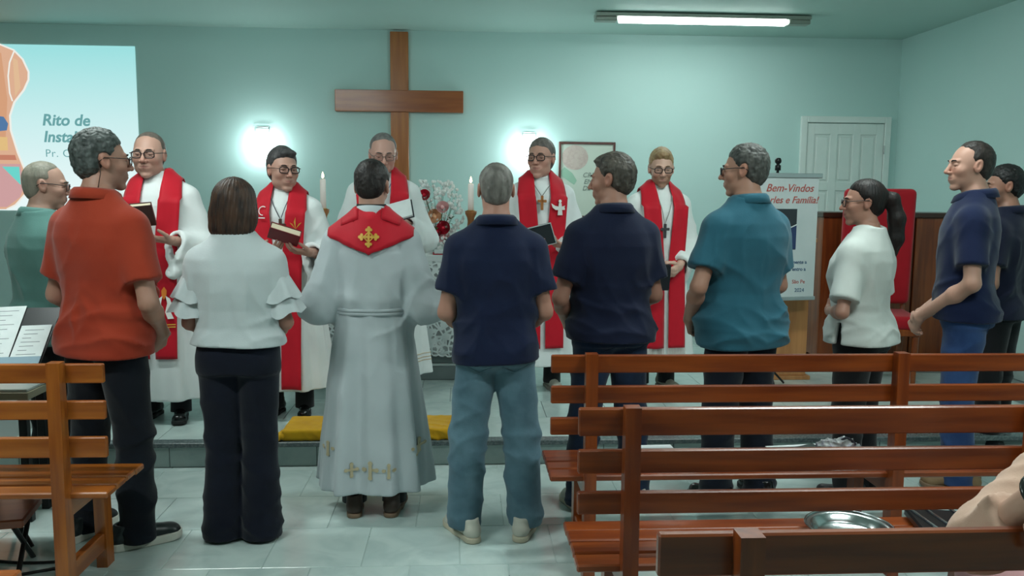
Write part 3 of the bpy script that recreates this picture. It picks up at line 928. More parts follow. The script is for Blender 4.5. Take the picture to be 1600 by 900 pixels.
    # ---------------- eyes, brows
    for sx in (-1, 1):
        e = MB().sphere((0, 0, 0), 0.0122 * hs, 12, 10)
        e.v = [(v[0], v[2], v[1]) for v in e.v]     # pole towards +y
        eo = e.mesh('eye', mat('eye_white', lin(150, 140, 134), 0.45), True)
        eo.materials.append(mat('iris', lin(52, 38, 30), 0.2))
        for p in eo.polygons:
            if p.center[1] > 0.0098 * hs: p.material_index = 1
        gaze = rotm(0, P.get('gaze', 0.15))
        o = link('eye', eo, root)
        mw = Matrix((HM @ gaze).tolist()).to_4x4(); mw.translation = Vector(head_pts([(sx * 0.031, 0.0762, 0.003)])[0])
        o.matrix_local = mw
        b = MB().tube(head_pts([(sx * 0.014, 0.0975, 0.0265), (sx * 0.024, 0.0965, 0.0305), (sx * 0.036, 0.0905, 0.0305), (sx * 0.047, 0.080, 0.025)]), [0.0028 * hs, 0.0036 * hs, 0.0032 * hs, 0.0018 * hs], 6)
        b.build('eyebrow', mat('brow_%s' % (P['hair']['c1'],), lin(*[max(0, v * 0.75 - 10) for v in P['hair']['c1']]), 0.8), root, True)
    # ---------------- hair
    hp = P['hair']
    V, Q = build_hair(hp, hs)
    hm = mat('hair_%s_%s' % (hp['c1'], hp['c2']), lin(*hp['c1']), 0.5, var=(38, lin(*hp['c2']), 0.35, 0.65), bump=(120, 0.6, 0.004), spec=0.35,
             stretch=(1, 1, 0.25))
    link('hair', set_mesh('hair', V @ HM.T + hc, Q, hm, True), root)
    # ---------------- glasses
    if P.get('glasses'):
        gc = P['glasses']
        gm = mat('glasses_%s' % (gc,), lin(*gc), 0.3, 0.2)
        gl = MB()
        lens = []
        for sx in (-1, 1):
            ring = []
            for i in range(16):
                a = 2 * PI * i / 16
                cx_, cz_ = math.copysign(abs(math.cos(a)) ** 0.6, math.cos(a)), math.copysign(abs(math.sin(a)) ** 0.6, math.sin(a))
                ring.append((sx * 0.033 + 0.0255 * cx_, 0.108 - 0.006 * abs(sx * 0.033 + 0.0255 * cx_) / 0.06, 0.003 + 0.0175 * cz_))
            rp = head_pts(ring)
            gl.tube(rp, P.get('rim', 0.0024) * hs, 6, closed=True)
            lens.append(rp)
            if P.get('neck_strap'):
                gl.tube(head_pts([(sx * 0.082, -0.035, -0.004), (sx * 0.088, -0.03, -0.05), (sx * 0.078, -0.04, -0.11), (sx * 0.055, -0.075, -0.15)]), 0.0018 * hs, 5)
            gl.tube(head_pts([(sx * 0.0575, 0.102, 0.011), (sx * 0.074, 0.082, 0.012), (sx * 0.0835, 0.03, 0.014), (sx * 0.0865, -0.012, 0.014), (sx * 0.082, -0.035, -0.004)]), 0.0022 * hs, 6)
        gl.tube(head_pts([(-0.009, 0.109, 0.008), (0, 0.112, 0.011), (0.009, 0.109, 0.008)]), 0.002 * hs, 6)
        go = gl.build('glasses', gm, root, True)
        for rp in lens:
            MB().add(rp, [tuple(range(16))]).build('lens', mat('lens_glass', (0.03, 0.035, 0.04, 1), 0.05, alpha=0.16, spec=0.5), go)
    # ---------------- clothes
    kind = P['outfit']
    fin = 0.0085
    if kind in ('polo', 'blouse'):
        top_m = fabric('shirt_%s' % (P['shirt'],), lin(*P['shirt']), c2=lin(*[max(0, v - 9) for v in P['shirt']]))
        off = P.get('loose', 0.012)
        hem = P.get('hem', 0.475) * H
        F = Field(axis(-0.40 * s, 0.40 * s, fin, []), axis(-0.30 * s, 0.34 * s, fin, []), axis(hem - 0.05, 0.88 * H, fin, []))
        a2 = at + off; b2 = bt + off
        a2 = np.where(ZT < 0.52, np.interp(0.52, ZT, a2), a2); b2 = np.where(ZT < 0.52, np.interp(0.52, ZT, b2), b2)
        low = np.clip((0.60 - ZT) / 0.12, 0, 1)
        a2 = np.maximum(a2, 0.0) + low * P.get('flare', 0.012); b2 = b2 + low * P.get('flare', 0.012) * 1.2
        if wom: pass
        F.column(zt, a2, b2, cy, ex=2.4, z0=hem - 0.03, z1=0.855 * H)
        slv = P.get('sleeve', 0.62)
        for side, S0, E0, W0, hd, hn, cu in arms:
            F.cone((side * 0.055 * s, -0.022 * s, 0.838 * H), S0, 0.044 * s, 0.058 * s, 0.035)
            ar = s * (0.92 if wom else 1.0) * (0.6 + 0.4 * g)
            if slv > 1:
                F.cone(S0, E0, 0.062 * ar, 0.056 * ar, 0.035)
                F.ccone(E0, E0 + (W0 - E0) * (slv - 1), 0.056 * ar, 0.044 * ar, 0.02)
            else:
                F.ccone(S0, S0 + (E0 - S0) * slv, 0.064 * ar, P.get('cuff', 0.066) * ar, 0.035)
        # neck opening
        F.cone((0, -0.026 * s, 0.845 * H), (0, -0.026 * s + 0.02, 0.92 * H), (nr + 0.004) * s, (nr + 0.03) * s, 0.0, sub=True)
        if wom:
            F.ell((0, 0.06 * s, 0.845 * H), (0.07 * s, 0.09 * s, 0.03 * s), 0.0, sub=True)
        F.wrinkle(P.get('seed', 3), [(9, 4, 16, 0.010, (hem, 0.68 * H)), (-12, 6, 20, 0.008, (hem, 0.70 * H)), (16, -5, 12, 0.007, (0.55 * H, 0.80 * H)), (5, 3, 26, 0.009, (hem, 0.60 * H)), (22, 9, 5, 0.005, (0.5 * H, 0.84 * H))])
        sl, (X, Y, Z) = F.full()
        hz = hem + 0.012 * np.sin(3 * X / s + P.get('seed', 3)) + 0.10 * np.clip(np.abs(Y) - 0.02, 0, 1) * P.get('tail', 0.0)
        F.cut(sl, (hz - Z) + 0 * X, 0.004)
        if P.get('slit'):
            sx = P['slit']
            F.cut(sl, -(np.maximum(np.abs(Y - 0.02) - 0.010 - 0.10 * np.clip(hem + 0.09 - Z, 0, 1), -(X * sx - 0.05)) + np.clip(Z - hem - 0.10, 0, 1) * 3), 0)
        me, V, Q = F.mesh('shirt', top_m)
        bv = BVHTree.FromPolygons(V.tolist(), Q.tolist())
        so = link('shirt' if kind == 'polo' else 'blouse', me, root)
        if kind == 'polo':
            # folded collar
            n = 28; cm = MB(); rings = []
            for (dr, dz) in ((0.006, -0.012), (0.004, 0.020), (0.010, 0.030), (0.020, 0.020), (0.030, -0.012), (0.026, -0.014)):
                ring = []
                for i in range(n):
                    a = 2 * PI * i / n
                    fr = max(0, math.sin(a))
                    r = (nr + 0.002) * s + dr * (1 + 0.25 * fr)
                    ring.append((math.cos(a) * r * 1.10, -0.026 * s + math.sin(a) * r * 1.08 + 0.012 * fr, 0.846 * H + dz * s * 1.05 - 0.026 * fr * fr + 0.008 * max(0, -math.sin(a))))
                rings.append(ring)
            cm.add([v for r_ in rings for v in r_], [(j * n + i, j * n + (i + 1) % n, (j + 1) * n + (i + 1) % n, (j + 1) * n + i) for j in range(len(rings) - 1) for i in range(n)])
            cm.build('collar', top_m, root, True)
        if P.get('flutter'):
            # two-tier fluttered sleeve caps
            for side, S0, E0, W0, hd, hn, cu in arms:
                u = unit(E0 - S0); a_ = unit(np.cross(u, [0, 1, 0])); b_ = np.cross(u, a_)
                for tier, (t0, t1, r0, r1) in enumerate(((0.20, 0.62, 0.060, 0.098), (0.42, 0.86, 0.062, 0.100))):
                    fm = MB(); n = 40; rows = 6; vs = []
                    for j in range(rows):
                        q_ = j / (rows - 1)
                        for i in range(n):
                            a = 2 * PI * i / n
                            r = (r0 + (r1 - r0) * q_ + 0.010 * q_ * math.sin(7 * a + tier * 2 + side)) * s
                            c_ = S0 + (E0 - S0) * (t0 + (t1 - t0) * q_) + u * 0.008 * q_ * math.sin(5 * a)
                            vs.append(c_ + (a_ * math.cos(a) + b_ * math.sin(a)) * r)
                    fm.add(vs, [(j * n + i, j * n + (i + 1) % n, (j + 1) * n + (i + 1) % n, (j + 1) * n + i) for j in range(rows - 1) for i in range(n)])
                    fm.build('ruffle', top_m, so, True)
    if kind in ('polo', 'blouse'):
        tm = fabric('trousers_%s' % (P['pants'],), lin(*P['pants']), 0.9, 0.4, 160, c2=lin(*P.get('pants2', [min(255, v + 8) for v in P['pants']])))
        F = Field(axis(-0.27 * s, 0.27 * s, fin, []), axis(-0.24 * s, 0.24 * s, fin, []), axis(-0.01, 0.60 * H, fin, []))
        k_ = ZT <= 0.60
        F.column(zt[k_], at[k_] + 0.004, bt[k_] + 0.004, cy[k_], ex=2.3, z0=0.475 * H, z1=0.59 * H)
        th, kn, an = P.get('legs', (0.090, 0.068, 0.066))
        st = P.get('stance', 0.095)
        feet = []
        for side in (1, -1):
            x0 = side * 0.084 * s * (1.05 if wom else 1); x1 = side * st * s * 1.0; x2 = side * (st + P.get('spread', 0.015)) * s
            fy_ = P.get('footy', (0, 0))[0 if side == 1 else 1]
            F.cone((x0, -0.012 * s, 0.485 * H), (x1, 0.004 + fy_ * 0.5, 0.28 * H), th * s * g ** 0.5, kn * s, 0.02)
            F.cone((x1, 0.004 + fy_ * 0.5, 0.28 * H), (x2, -0.028 * s + fy_, 0.02), kn * s, an * s, 0.02)
            if wom: F.ell((x0, -0.05 * s, 0.51 * H), (0.085 * s, 0.085 * s, 0.085 * s), 0.03)
            feet.append((side, x2, fy_))
        if not wom: F.ell((0, -0.04 * s, 0.50 * H), (0.15 * s * g, 0.09 * s, 0.07 * s), 0.03)
        F.wrinkle(P.get('seed', 3) + 50, [(6, 5, 30, 0.010, (0.0, 0.16 * H)), (12, -8, 26, 0.008, (0.0, 0.36 * H)), (14, 9, 18, 0.006, (0.18 * H, 0.52 * H)), (26, 5, 7, 0.004, (0.2 * H, 0.5 * H))])
        sl, (X, Y, Z) = F.full()
        pz = P.get('pant_z', 0.028)
        F.cut(sl, pz - Z + 0 * X + 0 * Y, 0.004)
        me, V, Q = F.mesh('trousers', tm)
        to = link('trousers', me, root)
        if P.get('pockets'):
            pb = BVHTree.FromPolygons(V.tolist(), Q.tolist())
            for sx in (-1, 1):
                pl_ = [(sx * 0.075 - 0.055, 0.535 * H), (sx * 0.075 + 0.055, 0.535 * H), (sx * 0.075 + 0.052, 0.475 * H), (sx * 0.075, 0.458 * H), (sx * 0.075 - 0.052, 0.475 * H)]
                pp = []
                for i in range(5):
                    for q_ in (0, .33, .67):
                        a, b = pl_[i], pl_[(i + 1) % 5]
                        x = a[0] + (b[0] - a[0]) * q_; z = a[1] + (b[1] - a[1]) * q_
                        h_ = pb.ray_cast(Vector((x, -0.6, z)), Vector((0, 1, 0)))
                        if h_[0]: pp.append(h_[0] + Vector((0, -0.0015, 0)))
                if len(pp) > 6: MB().tube(pp, 0.0022, 5, closed=True).build('pocket_seam', tm, to)
    else:
        st = 0.10; feet = [(1, st * s, P.get('footy', (0, 0))[0]), (-1, -st * s, P.get('footy', (0, 0))[1])]
        lm = fabric('cassock_trousers', lin(22, 24, 28))
        for side, x2, fy_ in feet:
            MB().tube([(x2, -0.02 + fy_, 0.05), (x2, -0.02 + fy_ * 0.8, 0.16), (x2 * 0.95, 0, 0.42)], [0.062 * s, 0.06 * s, 0.07 * s], 14).build('trouser_leg', lm, root, True)
    # ---------------- shoes
    shp = P['shoes']
    um = mat('shoe_%s' % (shp['c'],), lin(*shp['c']), shp.get('rough', 0.4), bump=(60, 0.15, 0.003))
    som = mat('sole_%s' % (shp['sole'],), lin(*shp['sole']), 0.6)
    ss = s * shp.get('size', 1.0)
    sh = shp.get('sole_h', 0.022)
    F = Field(axis(-0.07, 0.07, 0.005, []), axis(-0.15, 0.18, 0.005, []), axis(-0.005, 0.14, 0.005, []))
    F.cone((0, -0.088, 0.045), (0, -0.01, 0.055), 0.036, 0.037, 0.02)
    F.cone((0, -0.01, 0.055), (0, 0.115, 0.038), 0.038, 0.030, 0.02)
    F.cone((-0.012, 0.105, 0.032), (0.010, 0.125, 0.032), 0.030, 0.028, 0.02)
    F.cone((0, -0.075, 0.06), (0, -0.060, 0.108), 0.036, 0.040, 0.02)
    sl, (X, Y, Z) = F.full()
    F.cut(sl, sh - 0.004 - Z + 0 * X + 0 * Y, 0.004)
    F.cut(sl, Z - 0.105 + 0 * X + 0 * Y, 0.004)
    F.ell((0, -0.062, 0.125), (0.028, 0.032, 0.04), 0.006, sub=True)
    mu, V, Q = F.mesh('shoe_upper', um)
    F = Field(axis(-0.07, 0.07, 0.005, []), axis(-0.15, 0.18, 0.005, []), axis(-0.012, 0.06, 0.004, []))
    sl, (X, Y, Z) = F.full()
    d2 = smin(d_cone(X, Y, 0 * Z, (0, -0.088, 0), (0.0, 0.02, 0), 0.037, 0.036), d_cone(X, Y, 0 * Z, (0, 0.02, 0), (0, 0.115, 0), 0.036, 0.044), 0.03)
    toe = 0.010 * np.clip((Y - 0.06) / 0.1, 0, 1) ** 2
    F.put(sl, np.maximum(d2, np.abs(Z - sh / 2 - toe) - sh / 2))
    msl, V, Q = F.mesh('sole', som)
    for i, (side, x2, fy_) in enumerate(feet):
        sy = P.get('toe', (0.18, 0.18))[i]
        o = link('shoe', mu, root, (x2, -0.012 + fy_ + shp.get('dy', 0.0), 0.0), (0, 0, -side * sy)); o.scale = (ss,) * 3
        link('sole', msl, o)
    # ---------------- robes
    if kind == 'robe':
        rc = P.get('robe', (206, 214, 216))
        rm = fabric('alb_%s' % (rc,), lin(*rc), 0.8, 0.15, 260, c2=lin(*[v - 6 for v in rc]))
        hem = P.get('hem_z', 0.17)
        rz = np.array([hem / H - 0.02, .20, .34, .48, .585, .62, .68, .75, .785, .81, .830, .845, .862])
        ra = np.array([.285, .262, .235, .205, .186, .188, .190, .190, .170, .134, .100, .078, .066]) * s * g
        rb = np.array([.215, .200, .185, .165, .148, .148, .150, .150, .132, .110, .092, .078, .066]) * s * (0.4 + 0.6 * g)
        rcy = np.array([-.0, .0, .0, .0, .004, .006, .004, .0, -.004, -.010, -.016, -.022, -.024]) * s + np.interp(rz, ZT, bl) * 0.5
        am = np.array([.095, .085, .065, .040, .022, .012, .004, 0, 0, 0, 0, 0, 0]) * P.get('pleat', 1.0)
        if P.get('cincture'):
            ra = ra * np.where(np.abs(rz - .585) < 0.01, 0.94, 1); rb = rb * np.where(np.abs(rz - .585) < 0.01, 0.94, 1)
            ra = ra * np.where(np.abs(rz - .62) < 0.01, 1.05, 1); rb = rb * np.where(np.abs(rz - .62) < 0.01, 1.05, 1)
        rnd = random.Random(P.get('seed', 5)); p1, p2, p3 = [rnd.uniform(0, 6) for _ in range(3)]
        def pl(th, Z): return 0.6 * np.sin(9 * th + p1 + 0.8 * Z) + 0.4 * np.sin(14 * th + p2 - 0.5 * Z) + 0.35 * np.sin(5 * th + p3)
        F = Field(axis(-0.48 * s, 0.48 * s, 0.009, []), axis(-0.34 * s, 0.42 * s, 0.009, []), axis(hem - 0.04, 0.90 * H, 0.009, []))
        F.column(rz * H, ra, rb, rcy, ex=2.2, z0=hem, z1=0.862 * H, amp=am, pl=pl)
        for side, S0, E0, W0, hd, hn, cu in arms:
            F.cone((side * 0.055 * s, -0.022 * s, 0.838 * H), S0, 0.046 * s, 0.062 * s, 0.04)
        F.cone((0, -0.026 * s, 0.852 * H), (0, -0.02 * s, 0.92 * H), (nr + 0.003) * s, (nr + 0.03) * s, 0.0, sub=True)
        Vt, Qt = surface_nets(F.F, *F.ax)
        bv = BVHTree.FromPolygons(Vt.tolist(), Qt.tolist())
        drape = P.get('drape', 0.20) * s
        for side, S0, E0, W0, hd, hn, cu in arms:
            u = unit(W0 - E0)
            dp = W0 + np.array([side * 0.03, -0.05, -drape])
            lo = np.minimum.reduce([S0, E0, W0, dp]) - 0.16; hi = np.maximum.reduce([S0, E0, W0, dp]) + 0.16
            sl, c = F.blk(lo, hi)
            E1 = E0 + np.array([side * 0.015, -0.02, -0.02])
            d = d_cone(*c, S0, E1, 0.068 * s, 0.082 * s)
            d = smin(d, d_cone(*c, E1, W0 + u * 0.08, 0.080 * s, 0.066 * s), 0.04)
            for q_ in (0.45, 0.9):
                pt = W0 + (dp - W0) * q_
                d = smin(d, d_cone(*c, E1, pt + u * 0.05, 0.075 * s, (0.058 - 0.022 * q_) * s), 0.04)
            mn = unit(u + np.array([0, 0.0, 0.15]))
            P0 = W0 - u * 0.035
            plane = (c[0] - P0[0]) * mn[0] + (c[1] - P0[1]) * mn[1] + (c[2] - P0[2]) * mn[2]
            cav = np.maximum(d + 0.022, -(plane + 0.10))
            d = np.maximum(smax(d, plane, 0.004), -cav)
            F.put(sl, d, 0.035)
        F.wrinkle(P.get('seed', 5) + 9, [(20, 8, 10, 0.008, (0.55 * H, 0.80 * H)), (-14, 18, 16, 0.009, (0.50 * H, 0.78 * H)), (26, -12, 3, 0.006, (0.3 * H, 0.75 * H)), (8, 14, 24, 0.007, (0.55 * H, 0.70 * H))])
        me, V, Q = F.mesh('alb', rm)
        alb = link('alb', me, root)
        # standing collar
        n = 24; cm = MB(); rings = []
        for r_, dz in ((0.004, -0.02), (0.003, 0.024), (0.008, 0.026), (0.014, -0.02)):
            rings.append([(math.cos(2 * PI * i / n) * ((nr + r_) * s) * 1.08, -0.022 * s + math.sin(2 * PI * i / n) * (nr + r_) * s * 1.08, 0.858 * H + dz * s - 0.012 * math.sin(2 * PI * i / n)) for i in range(n)])
        cm.add([v for r_ in rings for v in r_], [(j * n + i, j * n + (i + 1) % n, (j + 1) * n + (i + 1) % n, (j + 1) * n + i) for j in range(3) for i in range(n)])
        cm.build('collar', rm, root, True)
        if P.get('clerical'):
            rings = [[(math.cos(2 * PI * i / n) * ((nr + r_) * s) * 1.08, -0.022 * s + math.sin(2 * PI * i / n) * (nr + r_) * s * 1.08, 0.870 * H + dz * s) for i in range(n)] for r_, dz in ((0.002, 0.0), (0.0025, 0.022), (0.006, 0.022), (0.007, 0.0))]
            MB().add([v for r_ in rings for v in r_], [(j * n + i, j * n + (i + 1) % n, (j + 1) * n + (i + 1) % n, (j + 1) * n + i) for j in range(3) for i in range(n)]).build('black_collar', mat('black_cloth', lin(20, 22, 26), 0.8), root, True)
        red_m = fabric('stole_red', lin(196, 22, 42), 0.62, 0.1, 300, c2=lin(184, 18, 38))
        piv_z = 0.775 * H
        def cast(x, phi, z=None, off_=0.021):
            """phi angle over the shoulder (0 = front, pi/2 top, pi = back)"""
            if z is None:
                pv = Vector((x, -0.01, piv_z)); dr = Vector((0, math.cos(phi), math.sin(phi)))
            else:
                pv = Vector((x, -0.01, z)); dr = Vector((0, 1 if phi < 1 else -1, 0))
            h_ = bv.ray_cast(pv + dr * 0.9, -dr)
            if h_[0] is None: return pv + dr * 0.10
            return h_[0] + dr * off_
        def sheet(name, rows_, m_, parent, th=0.004):
            n_ = len(rows_[0])
            o_ = MB().add([v for r_ in rows_ for v in r_], [(j * n_ + i, j * n_ + i + 1, (j + 1) * n_ + i + 1, (j + 1) * n_ + i) for j in range(len(rows_) - 1) for i in range(n_ - 1)]).build(name, m_, parent, True)
            md = o_.modifiers.new('thickness', 'SOLIDIFY'); md.thickness = th; md.offset = 1
            return o_
        stz = P.get('stole_z', 0.30)
        stole = bpy.data.objects.new('stole', None); COL.objects.link(stole); stole.parent = root
        wS = P.get('stole_w', 0.125) * s
        for side in (1, -1):
            rows_ = []
            sts = [('a', ph) for ph in np.linspace(PI * 0.72, 0.06, 16)] + [('z', z) for z in np.linspace(piv_z - 0.01, stz, 44)]
            for kd, v_ in sts:
                if kd == 'a':
                    t_ = 1 - v_ / (PI * 0.72)
                    cxm = (0.098 + 0.012 * t_) * s; w_ = (0.085 + 0.030 * t_) * s
                else:
                    t_ = (piv_z - v_) / (piv_z - stz)
                    fz_ = np.clip((piv_z - v_) / (0.22 * H), 0, 1)
                    cxm = (0.110 - 0.030 * fz_) * s; w_ = wS * (0.94 + 0.06 * fz_)
                row = []
                for q_ in np.linspace(-0.5, 0.5, 7):
                    x = side * (cxm + q_ * w_)
                    row.append(cast(x, v_) if kd == 'a' else cast(x, 0, v_))
                rows_.append(row)
            A_ = np.array([[list(p_) for p_ in r_] for r_ in rows_])
            yy = A_[16:, :, 1]
            sm = yy.copy()
            for i in range(len(yy)):
                sm[i] = yy[max(0, i - 2):i + 3].max(0)
            sm = np.maximum(sm, sm.mean(1, keepdims=True) - 0.004)
            A_[16:, :, 1] = sm
            sheet('stole_band', [[tuple(p_) for p_ in r_] for r_ in A_.tolist()], red_m, stole)
            if P.get('fringe'):
                fr = MB(); last = A_[-1]
                for q_ in np.linspace(0, 1, 12):
                    p_ = last[0] + (last[-1] - last[0]) * q_
                    fr.tube([p_, p_ + np.array([0, 0.004, -0.05])], 0.0025, 5)
                fr.build('fringe', mat('stole_fringe', lin(210, 196, 190), 0.8), stole)
        # neck part of the stole at the back
        bw = P.get('stole_back', None)
        rows_ = []
        if bw:
            hw, zv, zo = bw
            cols_ = []
            for i in range(-14, 15):
                x = hw * i / 14 * s; ax_ = abs(i) / 14
                zl = (zv + (zo - zv) * ax_) * H
                pv = Vector((x, -0.005, 0.725 * H)); path = []
                for ph in np.linspace(PI * 0.40, PI * 0.99, 60):
                    dr = Vector((0, math.cos(ph), math.sin(ph)))
                    h_ = bv.ray_cast(pv + dr * 0.6, -dr)
                    if h_[0] is None: continue
                    p_ = h_[0] + dr * 0.016
                    if abs(x) < 0.085 * s and p_.y > -0.090 * s * (1 - (abs(x) / (0.085 * s)) ** 2) ** 0.5: continue
                    if p_.z < zl and ph > PI * 0.5: break
                    path.append(p_)
                if len(path) < 2: path = path + [path[-1] + Vector((0, 0, -0.002))] if path else [pv, pv]
                idx = np.linspace(0, len(path) - 1, 9)
                cols_.append([path[int(q_)].lerp(path[min(int(q_) + 1, len(path) - 1)], q_ - int(q_)) for q_ in idx])
            rows_ = [[c_[8 - j] for c_ in cols_] for j in range(9)]
            sheet('stole_back', rows_, red_m, stole)
        else:
            for ph in np.linspace(PI * 0.98, PI * 0.70, 6):
                rows_.append([cast(x * s, ph) for x in np.linspace(-0.135, 0.135, 13)])
            sheet('stole_back', rows_, red_m, stole)
        P['_bv'] = bv; P['_stole'] = stole; P['_alb'] = alb; P['_cast'] = cast
        # pectoral cross on a cord
        if P.get('pendant'):
            pz, px, pc, cc = P['pendant']
            cord = mat('cord_%s' % (cc,), lin(*cc), 0.6)
            pts = []
            for q_ in np.linspace(0, 1, 15):
                a = abs(q_ * 2 - 1); x = (q_ * 2 - 1) * 0.062 * s + px * (1 - a)
                z = pz + (0.825 * H - pz) * a
                p_ = cast(x, 0, z, 0.022); pts.append(p_)
            MB().tube(pts, 0.0028, 6).build('neck_cord', cord, root)
            b_ = cast(px, 0, pz - 0.04, 0.030)
            o_ = MB().box(-0.009, 0.009, -0.005, 0.005, -0.05, 0.045, bev=0.002).box(-0.030, 0.030, -0.005, 0.005, 0.0, 0.018, bev=0.002).build('pectoral_cross', mat('pendant_%s' % (pc,), lin(*pc), 0.45), root, loc=b_)
        for hz_, hc2 in P.get('hem_trim', ()):
            pts = []
            for i in range(120):
                a = 2 * PI * i / 120; dr = Vector((math.cos(a), math.sin(a), 0)); pv = Vector((0, 0.0, hz_))
                h_ = bv.ray_cast(pv + dr, -dr); pts.append((h_[0] if h_[0] else pv + dr * 0.2) + dr * 0.0015)
            MB().tube(pts, 0.003, 5, closed=True).build('hem_trim', mat('trim_%s' % (hc2,), lin(*hc2), 0.7), alb)
        if P.get('cincture'):
            cm_ = mat('cincture_%s' % (P['cincture'],), lin(*P['cincture']), 0.8)
            for dz in (0.0, 0.016):
                pts = []
                for i in range(48):
                    a = 2 * PI * i / 48; dr = Vector((math.cos(a), math.sin(a), 0)); pv = Vector((0, 0.004, 0.582 * H + dz))
                    h_ = bv.ray_cast(pv + dr, -dr); pts.append((h_[0] if h_[0] else pv + dr * 0.17) + dr * 0.004)
                MB().tube(pts, 0.009, 8, closed=True).build('cincture', cm_, root, True)
    return root

def emblem(P, name, polys, x0, z0, sc, m, front=True, off=0.040, parent=None, phi=None):
    """flat embroidered shape laid on the robe: polys in local units (a,b)"""
    o = MB()
    for poly in polys:
        pts = []
        for a, b in poly:
            pts.append(P['_cast'](x0 + a * sc, 0 if front else PI, z0 + b * sc, off))
        n = len(pts); cc = sum(pts, Vector()) / n
        dy = Vector((0, 0.003 if front else -0.003, 0))
        vs = [cc + dy] + [p + dy for p in pts]
        o.add(vs, [(0, 1 + i, 1 + (i + 1) % n) for i in range(n)])
    ob = o.build(name, m, parent or P['_stole'])
    md = ob.modifiers.new('thickness', 'SOLIDIFY'); md.thickness = 0.002; md.offset = 0
    return ob
def circ(cx, cy, r, n=12): return [(cx + r * math.cos(2 * PI * i / n), cy + r * math.sin(2 * PI * i / n)) for i in range(n)]
def rect(x0, x1, y0, y1): return [(x0, y0), (x1, y0), (x1, y1), (x0, y1)]
def ringpolys(cx, cy, r, w, n=16, a0=0, a1=2 * PI):
    out = []
    for i in range(n):
        b0, b1 = a0 + (a1 - a0) * i / n, a0 + (a1 - a0) * (i + 1) / n
        out.append([(cx + (r - w) * math.cos(b0), cy + (r - w) * math.sin(b0)), (cx + r * math.cos(b0), cy + r * math.sin(b0)), (cx + r * math.cos(b1), cy + r * math.sin(b1)), (cx + (r - w) * math.cos(b1), cy + (r - w) * math.sin(b1))])
    return out

m_gold = mat('gold_thread', lin(206, 160, 60), 0.45, 0.1, bump=(300, 0.3, 0.002))
m_gold_pale = mat('pale_gold_thread', lin(186, 172, 140), 0.6)
m_emb_white = mat('white_thread', lin(226, 224, 220), 0.7)
D2R = PI / 180
PASTOR_SHOE = dict(c=(16, 17, 18), sole=(12, 12, 12), rough=0.2)
# ---- the congregation line, backs to the viewer
person(dict(label='balding man in grey-green shirt with glasses at the far left, facing right', loc=(-2.02, 4.20, 0), yaw=-42 * D2R, H=1.64, g=1.15, belly=0.06,
    head=(-30 * D2R, 6 * D2R), skin=(176, 138, 122), hair=dict(style='recede', c1=(118, 116, 104), c2=(140, 134, 122), t=0.004, rough=0.001), glasses=(40, 32, 32), full=1.08,
    outfit='polo', shirt=(84, 124, 118), sleeve=1.75, hem=0.48, loose=0.03, flare=0.02, pants=(20, 24, 30), shoes=PASTOR_SHOE, seed=11))
person(dict(label='tall man in rust-orange polo shirt and dark jeans, glasses on a cord, back turned', loc=(-1.51, 3.62, 0), yaw=-24 * D2R, H=1.75, g=1.12, belly=0.03,
    head=(-30 * D2R, 0), skin=(172, 128, 110), hair=dict(style='short', c1=(46, 52, 50), c2=(86, 92, 90), t=0.013, top=0.006, rough=0.004, nape=-0.095), glasses=(60, 46, 42), neck_strap=True, stubble=((110, 92, 86), 0.3),
    outfit='polo', shirt=(158, 56, 34), sleeve=0.72, cuff=0.074, hem=0.475, loose=0.012, flare=0.004, pants=(7, 13, 23), legs=(0.098, 0.075, 0.070), stance=0.12, spread=0.03, pose='hang',
    armR=((0.262, -0.03, 1.05), (0.175, 0.13, 0.90), (-0.5, 0.25, -0.8), (-0.9, 0.1, -0.2), 0.45), armL=((0.255, -0.02, 1.06), (0.18, 0.18, 0.90), (-0.5, 0.5, -0.6), (-0.7, -0.5, 0), 0.45), toe=(0.6, 0.1),
    shoes=dict(c=(24, 32, 34), sole=(206, 204, 194), sole_h=0.034, size=1.05), seed=4))
person(dict(label='woman with brown bobbed hair in white ruffled-sleeve blouse, back turned', loc=(-0.965, 3.63, 0), yaw=0 * D2R, H=1.56, g=1.16, woman=True,
    head=(-8 * D2R, 5 * D2R), skin=(168, 120, 104), hair=dict(style='bob', c1=(34, 24, 22), c2=(74, 50, 36), rough=0.0025), hs=1.06,
    outfit='blouse', shirt=(196, 204, 206), sleeve=0.5, flutter=True, hem=0.545, loose=0.022, flare=0.026, pants=(8, 13, 28), legs=(0.096, 0.080, 0.098), stance=0.088, spread=0.005, pant_z=0.012,
    pose='clasp', shoulder=0.165, shoes=dict(c=(20, 20, 22), sole=(20, 20, 20), size=0.85, dy=0.045), seed=21))
PG = dict(label='young dark-haired pastor in white alb, red stole with gold cross on his back', loc=(-0.425, 3.93, 0), yaw=0, H=1.645, g=0.98,
    head=(-6 * D2R, 16 * D2R), skin=(180, 136, 118), hair=dict(style='short', c1=(24, 20, 20), c2=(44, 36, 34), t=0.012, top=0.004, rough=0.002, nape=-0.088),
    outfit='robe', robe=(188, 196, 200), hem_z=0.13, pose='book', drape=0.16, pleat=1.4, cincture=(178, 186, 190), clerical=True,
    stole_back=(0.205, 0.745, 0.792), stole_z=0.4, shoes=dict(c=(70, 52, 44), sole=(120, 98, 78), rough=0.5, size=1.02), toe=(0.12, 0.1), seed=8)
person(PG)
